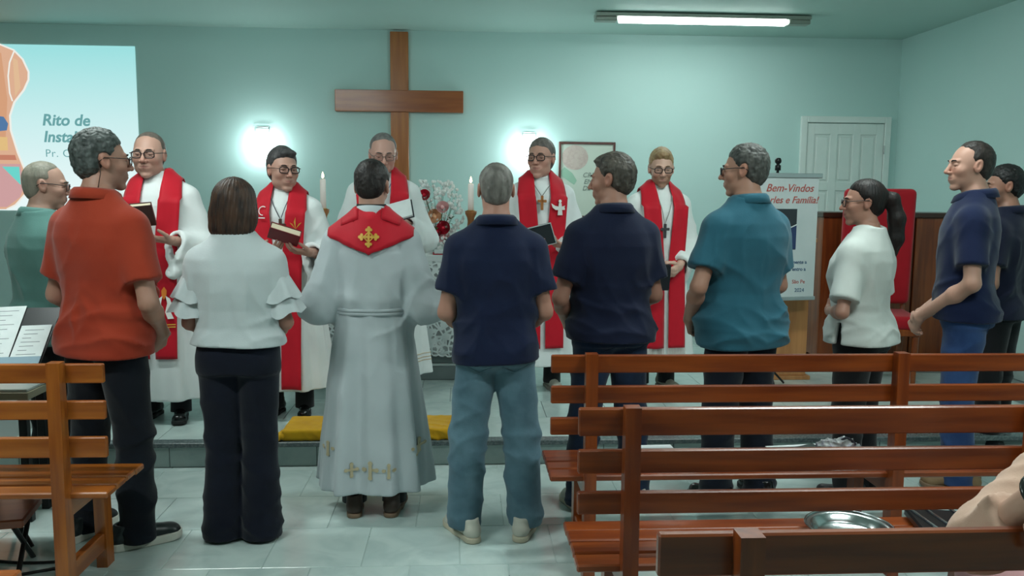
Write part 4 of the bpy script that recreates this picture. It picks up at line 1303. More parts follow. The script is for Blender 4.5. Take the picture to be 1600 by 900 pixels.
person(dict(label='grey-haired man in navy polo and light blue jeans in the middle, back turned', loc=(0.135, 3.62, 0), yaw=2 * D2R, H=1.635, g=1.02,
    head=(0, 4 * D2R), skin=(176, 128, 110), hair=dict(style='short', c1=(132, 128, 122), c2=(96, 92, 88), t=0.005, rough=0.0015, nape=-0.075),
    outfit='polo', shirt=(19, 29, 58), sleeve=0.66, cuff=0.072, hem=0.485, loose=0.014, flare=0.010, pants=(78, 106, 120), pants2=(102, 132, 146), legs=(0.096, 0.086, 0.080), stance=0.125, spread=0.022, pant_z=0.05,
    pose='clasp', toe=(0.35, 0.45),
    shoes=dict(c=(196, 194, 182), sole=(200, 190, 168), sole_h=0.028, rough=0.6, size=1.04), pockets=True, seed=31))
person(dict(label='man in navy polo with swept brown-grey hair, face turned left, behind the pew end', loc=(0.69, 3.93, 0), yaw=10 * D2R, H=1.69, g=1.10,
    head=(52 * D2R, 4 * D2R), skin=(170, 124, 106), hair=dict(style='short', c1=(48, 44, 40), c2=(92, 86, 78), t=0.014, top=0.004, front=0.006, rough=0.003, nape=-0.090),
    outfit='polo', shirt=(18, 26, 52), sleeve=0.70, cuff=0.074, hem=0.488, loose=0.016, flare=0.012, pants=(20, 34, 56), pants2=(32, 50, 78), legs=(0.096, 0.075, 0.070), stance=0.12, spread=0.03,
    armL=((0.262, -0.02, 1.06), (0.16, 0.18, 0.90), (-0.6, 0.5, -0.5), (-0.5, -0.7, 0.2), 0.5), pose='clasp', shoes=dict(c=(196, 194, 182), sole=(196, 186, 166), sole_h=0.028, rough=0.6), pockets=True, seed=41))
person(dict(label='man in teal polo and glasses looking left, beside the welcome banner', loc=(1.345, 4.0, 0), yaw=22 * D2R, H=1.745, g=1.16, belly=0.07,
    head=(40 * D2R, 3 * D2R), skin=(178, 132, 112), hair=dict(style='short', c1=(52, 54, 52), c2=(92, 92, 88), t=0.010, top=0.003, rough=0.003, nape=-0.085), glasses=(40, 40, 44),
    outfit='polo', shirt=(46, 98, 116), sleeve=0.70, cuff=0.078, hem=0.445, loose=0.020, flare=0.006, pants=(10, 17, 30), legs=(0.100, 0.080, 0.078), stance=0.11, spread=0.03,
    armL=((0.285, -0.03, 1.08), (0.20, 0.15, 0.90), (-0.5, 0.5, -0.6), (-0.5, -0.7, 0.2), 0.5), pose='clasp', shoes=PASTOR_SHOE, seed=51))
person(dict(label='woman with dark ponytail and glasses in white short-sleeved blouse, facing left', loc=(1.955, 4.03, 0), yaw=42 * D2R, H=1.585, g=1.14, woman=True,
    head=(34 * D2R, 2 * D2R), skin=(172, 126, 108), hair=dict(style='pony', c1=(16, 13, 14), c2=(34, 24, 22), t=0.010, rough=0.0015), glasses=(36, 32, 34), lip=(150, 60, 60),
    outfit='blouse', shirt=(198, 204, 200), sleeve=0.80, cuff=0.082, hem=0.505, loose=0.018, flare=0.030, pants=(14, 15, 18), legs=(0.100, 0.078, 0.072),
    armL=((0.285, -0.02, 1.06), (0.06, 0.15, 1.03), (-0.85, 0.3, 0.05), (-0.2, -0.9, 0.2), 0.5), slit=-1, armR=((0.235, -0.01, 1.06), (0.15, 0.14, 1.00), (-0.6, 0.35, 0.1), (-0.2, -0.9, 0.2), 0.6), pose='clasp', shoulder=0.165, shoes=dict(c=(18, 18, 20), sole=(20, 20, 20)), seed=61))
person(dict(label='tall man in navy polo and blue jeans in profile, hands clasped, facing left', loc=(2.585, 4.20, 0), yaw=58 * D2R, H=1.785, g=1.04,
    head=(26 * D2R, 0), skin=(186, 142, 124), hair=dict(style='recede', c1=(34, 28, 26), c2=(54, 46, 42), t=0.008, rough=0.002), nose=1.0,
    outfit='polo', shirt=(19, 31, 64), sleeve=0.72, cuff=0.072, hem=0.485, loose=0.016, flare=0.014, pants=(34, 58, 100), pants2=(54, 82, 128), legs=(0.098, 0.078, 0.074), stance=0.10, spread=0.02,
    pose='clasp_low', shoes=dict(c=(126, 100, 70), sole=(120, 96, 74), rough=0.7), pockets=True, seed=71))
person(dict(label='dark-haired man in dark navy shirt cut off by the right edge, facing left', loc=(3.11, 4.72, 0), yaw=40 * D2R, H=1.68, g=1.06,
    head=(34 * D2R, 4 * D2R), skin=(150, 108, 90), hair=dict(style='short', c1=(14, 14, 16), c2=(30, 28, 28), t=0.010, top=0.008, rough=0.003), stubble=((60, 48, 44), 0.5),
    outfit='polo', shirt=(16, 22, 44), sleeve=0.66, hem=0.49, loose=0.016, pants=(14, 15, 18), legs=(0.096, 0.075, 0.07), pose='clasp_low', shoes=dict(c=(20, 24, 24), sole=(150, 140, 110), rough=0.6), seed=81))

# ---- the pastors on the stage, facing the viewer
PD = dict(label='balding pastor with glasses, stole embroidered with praying hands, behind the orange polo', hx=0.035, loc=(-1.79, 5.08, STAGE), yaw=(180 + 2) * D2R, H=1.70, g=1.04,
    head=(0 * D2R, 2 * D2R), skin=(190, 148, 132), hair=dict(style='recede', c1=(86, 78, 72), c2=(112, 102, 94), t=0.003, rough=0.001), glasses=(44, 34, 34), rim=0.003, full=1.12, jaw=1.12, hs=1.12,
    outfit='robe', robe=(226, 232, 232), hem_z=0.145, pose='book', drape=0.22, cincture=(170, 24, 40), stole_z=0.40, footy=(0.0, 0.06), shoes=PASTOR_SHOE, seed=12)
person(PD)
PE = dict(label='dark-haired pastor with glasses looking right and holding a red book', loc=(-1.07, 5.12, STAGE), yaw=(180 - 3) * D2R, H=1.615, g=1.05,
    head=(36 * D2R, 2 * D2R), skin=(188, 146, 130), hair=dict(style='short', c1=(52, 50, 52), c2=(80, 78, 78), t=0.010, top=0.012, front=0.006, fx=-0.015, rough=0.0015), glasses=(36, 30, 32), rim=0.003, full=1.08, jaw=1.08, hs=1.12,
    outfit='robe', robe=(226, 232, 232), hem_z=0.19, pose='book', armR=((0.24, -0.01, 1.07), (0.055, 0.235, 1.115), (-0.75, 0.62, 0.12), (-0.1, -0.25, 0.95), 0.35), armL=((0.265, -0.01, 1.07), (0.205, 0.225, 1.10), (-0.75, 0.62, 0.12), (-0.1, -0.25, 0.95), 0.35), drape=0.24, stole_z=0.21, pendant=(1.20, -0.02, (70, 46, 36), (60, 66, 78)), shoes=PASTOR_SHOE, seed=13)
person(PE)
PF = dict(label='grey-haired pastor with glasses reading at the altar, half hidden by the young pastor', loc=(-0.53, 5.62, STAGE), yaw=(180 + 3) * D2R, H=1.74, g=1.08,
    head=(6 * D2R, 14 * D2R), skin=(196, 152, 138), hair=dict(style='recede', c1=(120, 118, 116), c2=(90, 88, 88), t=0.006, rough=0.001), glasses=(110, 96, 92), rim=0.0018, hs=1.10, full=1.05,
    outfit='robe', robe=(220, 226, 226), hem_z=0.16, pose='book_high', drape=0.20, hem_trim=((0.255, (190, 170, 140)), (0.275, (190, 170, 140)), (0.30, (196, 180, 150))), stole_z=0.42, pendant=(1.30, 0.0, (30, 30, 34), (90, 110, 150)), shoes=PASTOR_SHOE, seed=14)
person(PF)
PI_ = dict(label='grey-haired pastor with dove on his stole, holding a black folder and looking left', loc=(0.515, 5.76, STAGE), yaw=(180 + 2) * D2R, H=1.73, g=1.03,
    head=(-26 * D2R, 0), skin=(192, 146, 130), hair=dict(style='short', c1=(88, 82, 80), c2=(120, 112, 108), t=0.007, top=0.004, rough=0.0015), glasses=(30, 28, 32), rim=0.003, hs=1.12,
    outfit='robe', robe=(228, 234, 234), hem_z=0.20, pose='book', armR=((0.24, -0.01, 1.07), (0.10, 0.235, 1.03), (-0.75, 0.62, 0.12), (-0.1, -0.25, 0.95), 0.35), armL=((0.25, -0.01, 1.07), (0.15, 0.225, 1.03), (-0.75, 0.62, 0.12), (-0.1, -0.25, 0.95), 0.35), drape=0.24, stole_z=0.33, pendant=(1.34, 0.01, (166, 104, 50), (120, 124, 120)), shoes=dict(c=(176, 172, 160), sole=(150, 146, 136), rough=0.6), seed=15)
person(PI_)
PK = dict(label='young blond pastor with glasses and beard looking down, dark book at his side', loc=(1.33, 5.74, STAGE), yaw=(180 + 8) * D2R, H=1.66, g=0.98,
    head=(-12 * D2R, 9 * D2R), skin=(206, 166, 148), hair=dict(style='short', c1=(140, 112, 80), c2=(176, 148, 110), t=0.008, top=0.016, front=0.012, rough=0.0025), glasses=(22, 22, 26), rim=0.003, hs=1.08, stubble=((136, 96, 70), 0.7), gaze=0.45,
    outfit='robe', robe=(226, 232, 230), hem_z=0.17, pose='clasp', drape=0.14, stole_z=0.33, fringe=True, pendant=(1.16, 0.02, (60, 60, 62), (150, 150, 146)), shoes=dict(c=(150, 142, 128), sole=(140, 132, 120), rough=0.6), seed=16)
person(PK)

# ---- embroidery
# gold cross on the young pastor's back
cz = 0.795 * PG['H']
polys = [rect(-0.12, 0.12, -0.85, 0.85), rect(-0.85, 0.85, -0.12, 0.12)]
for (dx, dy) in ((1, 0), (-1, 0), (0, 1), (0, -1)):
    polys.append(circ(dx * 0.95, dy * 0.95, 0.17)); polys.append(circ(dx * 0.74 + dy * 0.22, dy * 0.74 + dx * 0.22, 0.16)); polys.append(circ(dx * 0.74 - dy * 0.22, dy * 0.74 - dx * 0.22, 0.16))
    polys.append([(dx * .55 + dy * .12, dy * .55 + dx * .12), (dx * .12 + dy * .55, dy * .12 + dx * .55), (dx * .12 + dy * .40, dy * .12 + dx * .40), (dx * .40 + dy * .12, dy * .40 + dx * .12)])
for (dx, dy) in ((1, 1), (-1, 1), (1, -1), (-1, -1)):
    polys.append([(dx * 0.10, dy * 0.52), (dx * 0.52, dy * 0.10), (dx * 0.40, dy * 0.06), (dx * 0.06, dy * 0.40)])
emblem(PG, 'gold_cross', polys, 0.0, cz, 0.042, m_gold, front=False, off=0.024)
for x in (-0.20, -0.085, -0.0, 0.085, 0.215):
    emblem(PG, 'hem_cross', [rect(-0.18, 0.18, -0.7, 1.0), rect(-0.8, 0.8, 0.05, 0.35), circ(0, 0.95, 0.25, 8), circ(0.7, 0.2, 0.25, 8), circ(-0.7, 0.2, 0.25, 8), circ(0, -0.65, 0.25, 8)], x, 0.245 if abs(x) < 0.1 else 0.33, 0.034 if abs(x) > 0.01 else 0.042, m_gold_pale, front=False, off=0.003, parent=PG['_alb'])
# praying hands, flame and bars on the stole of the balding pastor (his left band)
bx = -0.078 * PD['H'] / 1.75
emblem(PD, 'praying_hands', [[(-0.9, -1.2), (-0.5, -0.6), (-0.75, 0.2), (-0.55, 0.9), (-0.15, 1.2), (-0.3, 0.4), (-0.1, -0.5), (-0.35, -1.2)], [(0.9, -1.2), (0.5, -0.6), (0.75, 0.2), (0.55, 0.9), (0.15, 1.2), (0.3, 0.4), (0.1, -0.5), (0.35, -1.2)]], bx, 0.70, 0.055, m_emb_white)
emblem(PD, 'flame', [[(0, -0.9), (0.35, -0.2), (0.4, 0.6), (0.0, 1.2), (-0.4, 0.6), (-0.35, -0.2)]], bx, 0.775, 0.035, mat('orange_thread', lin(212, 120, 30), 0.6))
emblem(PD, 'gold_bar', [rect(-0.95, 0.95, -0.05, 0.05), rect(-0.95, 0.95, -0.28, -0.18)], bx, 0.60, 0.06, m_gold)
# letter and wheat on the stole of the pastor with the red book
emblem(PE, 'white_letter', ringpolys(0, 0, 0.8, 0.14, 14, -1.7, 2.2) + [rect(-0.5, 0.7, -1.3, -1.12)], 0.085, 1.25, 0.034, m_emb_white)
emblem(PE, 'wheat', [[(0, -1), (0.25, 0.2), (0, 1)], [(0, -1), (0.9, 0.1), (0.5, -0.1)], [(0, -1), (-0.9, 0.1), (-0.5, -0.1)]], -0.105, 1.18, 0.034, m_gold)
# dove
dove = [[(0.38, -1.15), (0.3, -0.35), (0.2, 0.6), (-0.2, 0.6), (-0.3, -0.35), (-0.38, -1.15)], circ(0.0, 0.85, 0.24, 10), [(-0.1, 0.05), (-0.75, 0.2), (-1.35, 0.55), (-1.15, -0.05), (-0.7, -0.4), (-0.1, -0.4)], [(0.1, 0.05), (0.75, 0.2), (1.35, 0.55), (1.15, -0.05), (0.7, -0.4), (0.1, -0.4)]]
emblem(PI_, 'dove', dove, -0.112, 1.27, 0.046, m_emb_white)
# anchor cross
emblem(PK, 'anchor', [rect(-0.1, 0.1, -1, 1), rect(-0.6, 0.6, 0.35, 0.52)] + ringpolys(0, 0.0, 0.95, 0.16, 14, PI, 2 * PI) + [[(-0.75, -0.7), (0.65, 0.75), (0.75, 0.65), (-0.65, -0.8)], [(0.75, -0.7), (-0.65, 0.75), (-0.75, 0.65), (0.65, -0.8)]], 0.078, 0.735, 0.042, m_gold)

# ================================================================== PEWS
honey = (lin(132, 66, 18), lin(172, 98, 34))
maho = (lin(104, 42, 12), lin(144, 68, 22))
def pew(label, x0, x1, y, posts, cols, tops, hs_, nm, group):
    wx = wood('pew_x_' + nm, cols[0], cols[1], 'x'); wz = wood('pew_z_' + nm, cols[0], cols[1], 'z'); wy = wood('pew_y_' + nm, cols[0], cols[1], 'y')
    t = thing('church_pew', label, 'bench', ((x0 + x1) / 2, y, 0), 0, group)
    h = (x1 - x0) / 2
    for zt_, h_ in zip(tops, hs_):
        MB().box(-h, h, 0.046, 0.068, zt_ - h_, zt_, bev=0.004).build('back_slat', wx, t)
    for i in range(4):
        yy = 0.035 + i * 0.092
        zz = 0.415 if i < 3 else 0.408
        MB().box(-h, h, yy, yy + 0.080, zz - 0.024, zz, bev=0.005).build('seat_slat', wx, t)
    for px in posts:
        x = px - (x0 + x1) / 2
        # rear post, leaning slightly below the seat
        fix_normals(MB().prism([(-0.01, 0), (0.055, 0), (0.05, 0.42), (0.045, tops[0] + 0.012), (0.0, tops[0] + 0.012), (-0.008, 0.42)], -0.023, 0.023, lambda a, b, hh: (x + hh, a, b)).build('rear_post', wz, t))
        fix_normals(MB().prism([(0.318, 0), (0.385, 0), (0.375, 0.385), (0.310, 0.385)], -0.021, 0.021, lambda a, b, hh: (x + hh, a, b)).build('front_leg', wz, t))
        MB().box(x - 0.02, x + 0.02, 0.050, 0.312, 0.322, 0.388, bev=0.003).build('seat_rail', wy, t)
        MB().box(x - 0.016, x + 0.016, 0.052, 0.316, 0.075, 0.145, bev=0.003).build('stretcher', wy, t)
    return t
RT, RH = (0.888, 0.762, 0.634), (0.083, 0.071, 0.068)
R1, R1H = (0.89, 0.768, 0.643), (0.070, 0.068, 0.068)
LT, LH = (0.888, 0.752, 0.618), (0.070, 0.068, 0.076)
GP = 'slatted wooden church pews'
pew('front right wooden pew, with papers and a plastic bag on its seat', 0.335, 3.08, 3.135, (0.487, 1.707, 2.925), maho, R1, R1H, 'r', GP)
pew('second right wooden pew, with a metal tray and black case on its seat', 0.335, 3.08, 2.345, (0.487, 1.707, 2.925), maho, RT, RH, 'r', GP)
pew('nearest right wooden pew, cut off by the bottom edge of the picture', 0.36, 3.08, 1.435, (0.522, 1.74, 2.95), maho, RT, RH, 'r', GP)
pew('honey-coloured wooden pew at left in front of the orange polo man', -4.1, -1.296, 3.01, (-1.45, -2.67, -3.9), honey, LT, LH, 'l', GP)
pew('left pew of which only a seat corner shows at the bottom left', -4.1, -1.29, 2.045, (-1.45, -2.67, -3.9), honey, LT, LH, 'l', GP)

# ---- things lying on the pews
m_paper = mat('paper', lin(212, 218, 218), 0.7, var=(20, lin(204, 212, 212), 0.4, 0.7))
SEAT = 0.415
p = thing('paper_sheet', 'white printed sheet on the front right pew under the phone', 'paper', (1.475, 3.44, SEAT), 0.12)
MB().box(-0.15, 0.15, -0.10, 0.10, 0.0, 0.002).build('sheet', m_paper, p)
for i in range(6):
    MB().box(-0.13, 0.05 + 0.015 * (i % 3), 0.07 - i * 0.022, 0.076 - i * 0.022, 0.002, 0.0024).build('text_line', mat('grey_ink', lin(110, 116, 120), 0.8), p)
p = thing('mobile_phone', 'black phone lying on the white sheet on the front right pew', 'phone', (1.475, 3.465, SEAT + 0.0025), 0.5)
MB().box(-0.075, 0.075, -0.036, 0.036, 0, 0.008, bev=0.003).build('phone_body', mat('phone_black', lin(24, 26, 30), 0.2), p)
MB().box(-0.070, 0.070, -0.032, 0.032, 0.008, 0.0085).build('screen', mat('phone_glass', lin(14, 15, 18), 0.06), p)
# crumpled plastic bag
F = Field(axis(-0.11, 0.11, 0.004, []), axis(-0.08, 0.08, 0.004, []), axis(-0.01, 0.08, 0.004, []))
F.ell((-0.03, 0, 0.018), (0.055, 0.045, 0.028), 0.0); F.ell((0.035, 0.005, 0.020), (0.045, 0.045, 0.034), 0.015); F.ell((0.07, -0.01, 0.012), (0.03, 0.03, 0.018), 0.01)
F.wrinkle(5, [(70, 40, 50, 0.010, (-1, 1)), (-50, 80, 30, 0.010, (-1, 1)), (90, 20, -60, 0.006, (-1, 1))], 0.02)
sl_, (X, Y, Z) = F.full(); F.cut(sl_, 0.001 - Z + 0 * X + 0 * Y)
me, _, _ = F.mesh('bag_film', mat('thin_plastic', lin(206, 208, 210), 0.25, alpha=0.82, var=(22, lin(168, 164, 184), 0.5, 0.62)))
p = thing('plastic_bag', 'crumpled translucent plastic bag beside the phone on the front right pew', 'bag', (1.60, 3.45, SEAT + 0.001))
link('bag_film', me, p)
MB().tube([(0.02, 0.0, 0.046), (0.035, -0.01, 0.060), (0.055, -0.02, 0.052), (0.07, -0.03, 0.035)], 0.006, 6).build('knot', mat('bag_knot', lin(60, 56, 70), 0.5), p)
p = thing('booklet', 'grey folded leaflet on the left end of the front right pew', 'booklet', (0.83, 3.45, SEAT), 0.05)
MB().box(-0.075, 0.075, -0.09, 0.09, 0, 0.004).build('cover', mat('leaflet_grey', lin(120, 128, 130), 0.6, var=(14, lin(80, 88, 92), 0.45, 0.6)), p)
MB().box(-0.073, 0.073, -0.088, 0.088, 0.004, 0.007).build('page', m_paper, p)
m_steel = mat('tray_steel', lin(176, 182, 182), 0.22, 1.0)
p = thing('metal_tray', 'round polished metal tray on the second right pew', 'tray', (1.245, 2.56, SEAT))
MB().lathe([(0.001, 0.004), (0.095, 0.004), (0.103, 0.010), (0.112, 0.030), (0.124, 0.033), (0.135, 0.036), (0.137, 0.033), (0.126, 0.029), (0.114, 0.024), (0.108, 0.002), (0.001, 0.0)], 40).build('tray_dish', m_steel, p, True)
MB().tube([(0.136 * math.cos(2 * PI * i / 40), 0.136 * math.sin(2 * PI * i / 40), 0.0355) for i in range(40)], 0.004, 8, closed=True).build('rolled_rim', m_steel, p, True)
p = thing('black_case', 'black case with chrome strips on the second right pew by the peach sleeve', 'case', (1.63, 2.585, SEAT), -0.2)
MB().box(-0.14, 0.14, -0.12, 0.12, 0, 0.028, bev=0.006).build('case_body', mat('case_black', lin(20, 22, 24), 0.3), p)
for x in (-0.11, -0.055, 0.03):
    MB().tube([(x - 0.02, 0.12, 0.030), (x + 0.03, -0.12, 0.030)], 0.006, 8).build('chrome_strip', mat('chrome', lin(200, 205, 208), 0.15, 1.0), p)

# ================================================================== STAGE FURNITURE
# yellow kneeling cushion on the step
m_yel = fabric('yellow_cloth', lin(214, 164, 22), 0.6, 0.2, 200, c2=lin(198, 146, 16))
F = Field(axis(-0.55, 0.55, 0.008, []), axis(-0.20, 0.20, 0.007, []), axis(-0.02, 0.12, 0.006, []))
sl_, (X, Y, Z) = F.full()
def rbox(X, Y, Z, cx, cy, cz, hx, hy, hz, r):
    qx, qy, qz = np.abs(X - cx) - hx + r, np.abs(Y - cy) - hy + r, np.abs(Z - cz) - hz + r
    return np.sqrt(np.maximum(qx, 0) ** 2 + np.maximum(qy, 0) ** 2 + np.maximum(qz, 0) ** 2) + np.minimum(np.maximum(qx, np.maximum(qy, qz)), 0) - r
F.put(sl_, rbox(X, Y, Z, 0, 0, 0.032, 0.485, 0.15, 0.032, 0.014))
F.wrinkle(3, [(20, 30, 60, 0.004, (-1, 1)), (50, -20, 40, 0.003, (-1, 1))], 0.02)
me, _, _ = F.mesh('cushion_cover', m_yel)
p = thing('kneeling_cushion', 'long yellow kneeling cushion lying on the edge of the stage step', 'cushion', (-0.515, 4.715, STAGE + 0.001))
link('cushion_cover', me, p)
F = Field(axis(-0.07, 0.07, 0.005, []), axis(-0.07, 0.07, 0.005, []), axis(-0.02, 0.07, 0.005, []))
F.ell((0, 0, 0.03), (0.035, 0.03, 0.025), 0.01); F.cone((0, -0.01, 0.03), (-0.045, -0.04, 0.012), 0.02, 0.012, 0.01); F.cone((0, 0, 0.03), (-0.05, 0.0, 0.018), 0.016, 0.010, 0.01)
F.wrinkle(8, [(90, 60, 60, 0.008, (-1, 1))], 0.02)
me, _, _ = F.mesh('gathered_corner', m_yel)
link('gathered_corner', me, p, (-0.475, -0.12, 0.0))
link('gathered_corner', me, p, (0.475, -0.12, 0.0), (0, 0, PI * 0.6))

# altar
m_altar = mat('altar_stone', lin(120, 132, 132), 0.4, var=(5, lin(104, 116, 118), 0.3, 0.7))
m_altar_l = mat('altar_trim', lin(188, 200, 200), 0.35)
al = thing('altar', 'grey altar table with white plinth mouldings behind the reading pastor', 'altar', (-0.495, 6.43, STAGE))
AW, AD = 0.78, 0.37
MB().box(-AW, AW, -AD, AD, 0.86, 0.90, bev=0.006).build('table_top', m_altar, al)
MB().box(-AW + 0.06, AW - 0.06, -AD + 0.05, AD - 0.05, 0.24, 0.86, bev=0.006).build('altar_body', m_altar, al)
MB().box(-AW - 0.02, AW + 0.02, -AD, AD, 0.0, 0.10, bev=0.006).build('plinth', m_altar, al)
MB().box(-AW, AW, -AD + 0.02, AD - 0.02, 0.12, 0.20, bev=0.006).build('plinth_step', m_altar, al)
MB().box(-AW - 0.005, AW + 0.005, -AD + 0.01, AD - 0.01, 0.10, 0.12, bev=0.004).build('moulding', m_altar_l, al)
MB().box(-AW + 0.01, AW - 0.01, -AD + 0.03, AD - 0.03, 0.20, 0.235, bev=0.004).build('moulding', m_altar_l, al)
# cloth
m_linen = fabric('white_linen', lin(222, 228, 228), 0.7, 0.1, 260)
def lace_mat():
    m = bpy.data.materials.new('lace'); m.use_nodes = True
    nt = m.node_tree; b = nt.nodes['Principled BSDF']
    b.inputs['Base Color'].default_value = lin(216, 224, 224); b.inputs['Roughness'].default_value = 0.8
    tc = nt.nodes.new('ShaderNodeTexCoord')
    v = nt.nodes.new('ShaderNodeTexVoronoi'); v.inputs['Scale'].default_value = 26; v.feature = 'DISTANCE_TO_EDGE'
    n = nt.nodes.new('ShaderNodeTexNoise'); n.inputs['Scale'].default_value = 9; n.inputs['Detail'].default_value = 3
    nt.links.new(tc.outputs['Object'], v.inputs['Vector']); nt.links.new(tc.outputs['Object'], n.inputs['Vector'])
    r1 = nt.nodes.new('ShaderNodeValToRGB'); r1.color_ramp.elements[0].position = 0.10; r1.color_ramp.elements[0].color = (1, 1, 1, 1); r1.color_ramp.elements[1].position = 0.22; r1.color_ramp.elements[1].color = (0.18, 0.18, 0.18, 1)
    r2 = nt.nodes.new('ShaderNodeValToRGB'); r2.color_ramp.elements[0].position = 0.50; r2.color_ramp.elements[0].color = (0, 0, 0, 1); r2.color_ramp.elements[1].position = 0.56; r2.color_ramp.elements[1].color = (1, 1, 1, 1)
    nt.links.new(v.outputs['Distance'], r1.inputs['Fac']); nt.links.new(n.outputs['Fac'], r2.inputs['Fac'])
    mx = nt.nodes.new('ShaderNodeMath'); mx.operation = 'MAXIMUM'
    nt.links.new(r1.outputs[0], mx.inputs[0]); nt.links.new(r2.outputs[0], mx.inputs[1])
    nt.links.new(mx.outputs[0], b.inputs['Alpha'])
    return m
cl = thing('altar_cloth', 'white altar cloth with a scalloped lace fall over the altar front', 'tablecloth', (-0.495, 6.43, STAGE + 0.901))
MB().box(-AW - 0.012, AW + 0.012, -AD - 0.014, AD + 0.01, 0, 0.012, bev=0.004).build('linen', m_linen, cl)
MB().box(-AW - 0.010, AW + 0.010, -AD - 0.020, -AD - 0.012, -0.035, 0.010, bev=0.003).build('hem_band', m_linen, cl)
NX = 90; rows_ = 18; vs = []
for j in range(rows_):
    q = j / (rows_ - 1)
    for i in range(NX + 1):
        u = i / NX * 2 - 1
        # two half-round drops, scalloped edge
        a = abs(((u * 1.0) % 1.0) - 0.5) * 2 if abs(u) > 1e-9 else 1.0
        drop = 0.42 + 0.26 * math.sqrt(max(0, 1 - a ** 2.2)) + 0.012 * abs(math.sin(i * PI / 3))
        z = -0.03 - drop * q
        vs.append((u * (AW - 0.01), -AD - 0.022 - 0.006 * math.sin(u * 40) * q - 0.01 * q, z))
o = MB().add(vs, [(j * (NX + 1) + i, j * (NX + 1) + i + 1, (j + 1) * (NX + 1) + i + 1, (j + 1) * (NX + 1) + i) for j in range(rows_ - 1) for i in range(NX)]).build('lace', lace_mat(), cl, True)
md = o.modifiers.new('thickness', 'SOLIDIFY'); md.thickness = 0.0015
ed = [vs[(rows_ - 1) * (NX + 1) + i] for i in range(NX + 1)]
MB().tube(ed, 0.006, 6).build('lace_edge', m_linen, cl)
ALT = STAGE + 0.914
# open book / papers on the altar
p = thing('red_book', 'open red-edged book lying flat on the altar beside the flowers', 'book', (-0.10, 6.17, ALT), 0.05)
MB().box(-0.13, 0.13, -0.09, 0.09, 0, 0.006, bev=0.002).build('cover', mat('book_red_edge', lin(186, 30, 48), 0.5), p)
MB().box(-0.12, 0.125, -0.085, 0.085, 0.006, 0.028, bev=0.003).build('page_block', m_paper, p)

# candles in turned holders
m_holder = wood('holder_wood', lin(140, 80, 32), lin(170, 108, 52), 'z', 0.4, 0.1)
m_wax = mat('candle_wax', lin(240, 238, 234), 0.45, emit=(lin(255, 200, 180), 0.08))
m_flame = mat('flame', (1, 0.8, 0.4, 1), 0.5, emit=((1.0, 0.66, 0.30, 1), 14.0))
def candle(x, y, zb, zt_, side):
    h = thing('candle_holder', 'turned wooden candle holder on the altar, ' + side, 'candle holder', (x, y, ALT))
    hh = zb - ALT
    MB().lathe([(0.0005, 0), (0.06, 0), (0.062, 0.012), (0.040, 0.03), (0.024, 0.06), (0.024, hh * 0.5), (0.028, hh * 0.62), (0.024, hh * 0.75), (0.028, hh - 0.05), (0.043, hh - 0.02), (0.045, hh), (0.0005, hh)], 24).build('turned_post', m_holder, h, True)
    MB().lathe([(0.030, hh - 0.001), (0.034, hh + 0.004), (0.024, hh + 0.006), (0.0005, hh + 0.001)], 20).build('brass_cup', mat('brass', lin(190, 150, 80), 0.35, 1.0), h, True)
    c_ = thing('altar_candle', 'lit white altar candle, ' + side, 'candle', (x, y, zb + 0.006))
    L = zt_ - zb
    MB().lathe([(0.0005, 0), (0.022, 0), (0.0215, L - 0.01), (0.018, L), (0.006, L - 0.004), (0.0005, L - 0.004)], 20).build('wax', m_wax, c_, True)
    MB().tube([(0, 0, L - 0.006), (0.001, 0, L + 0.010)], 0.0016, 5).build('wick', mat('wick', lin(30, 26, 24), 0.9), c_)
    MB().lathe([(0.0004, L + 0.004), (0.0075, L + 0.012), (0.0095, L + 0.020), (0.007, L + 0.032), (0.003, L + 0.044), (0.0004, L + 0.052)], 12).build('flame', m_flame, c_, True)
candle(-1.045, 6.36, 1.368, 1.585, 'left of the young pastor')
candle(0.048, 6.36, 1.362, 1.560, 'left of the grey-haired navy polo man')

# flower arrangement
fl = thing('flower_arrangement', 'bouquet of roses and white filler flowers on the altar', 'flowers', (-0.195, 6.44, ALT))
MB().lathe([(0.0005, 0), (0.05, 0), (0.07, 0.03), (0.075, 0.08), (0.06, 0.11), (0.055, 0.10), (0.0005, 0.09)], 20).build('vase', m_white, fl, True)
rnd = random.Random(4)
m_leaf = mat('leaf_green', lin(44, 84, 46), 0.5, var=(20, lin(80, 116, 70), 0.4, 0.7))
def rose_mesh(name, c):
    o = MB(); r2 = random.Random(hash(name) % 97)
    for layer in range(4):
        n = 5 if layer else 3
        R_ = 0.008 + 0.0085 * layer
        for k in range(n):
            a0 = 2 * PI * k / n + layer * 0.6
            vs = []
            for i in range(5):
                for j in range(4):
                    a = a0 + (i / 4 - 0.5) * (2 * PI / n) * 1.35; q = j / 3
                    rr = R_ * (0.55 + 0.55 * q ** 0.6) + 0.003 * q * q
                    vs.append((rr * math.cos(a), rr * math.sin(a), 0.034 * q - 0.004 * layer - 0.006 * abs(i / 4 - 0.5) * q))
            o.add(vs, [(i * 4 + j, i * 4 + j + 1, (i + 1) * 4 + j + 1, (i + 1) * 4 + j) for i in range(4) for j in range(3)])
    o.sphere((0, 0, 0.014), (0.014, 0.014, 0.018), 8, 6)
    return o.mesh(name, mat(name + '_petal', c, 0.55), True)
roses = {'red': rose_mesh('rose_red', lin(206, 34, 60)), 'pink': rose_mesh('rose_pink', lin(250, 204, 204)), 'peach': rose_mesh('rose_peach', lin(250, 200, 160)), 'mauve': rose_mesh('rose_mauve', lin(240, 210, 216))}
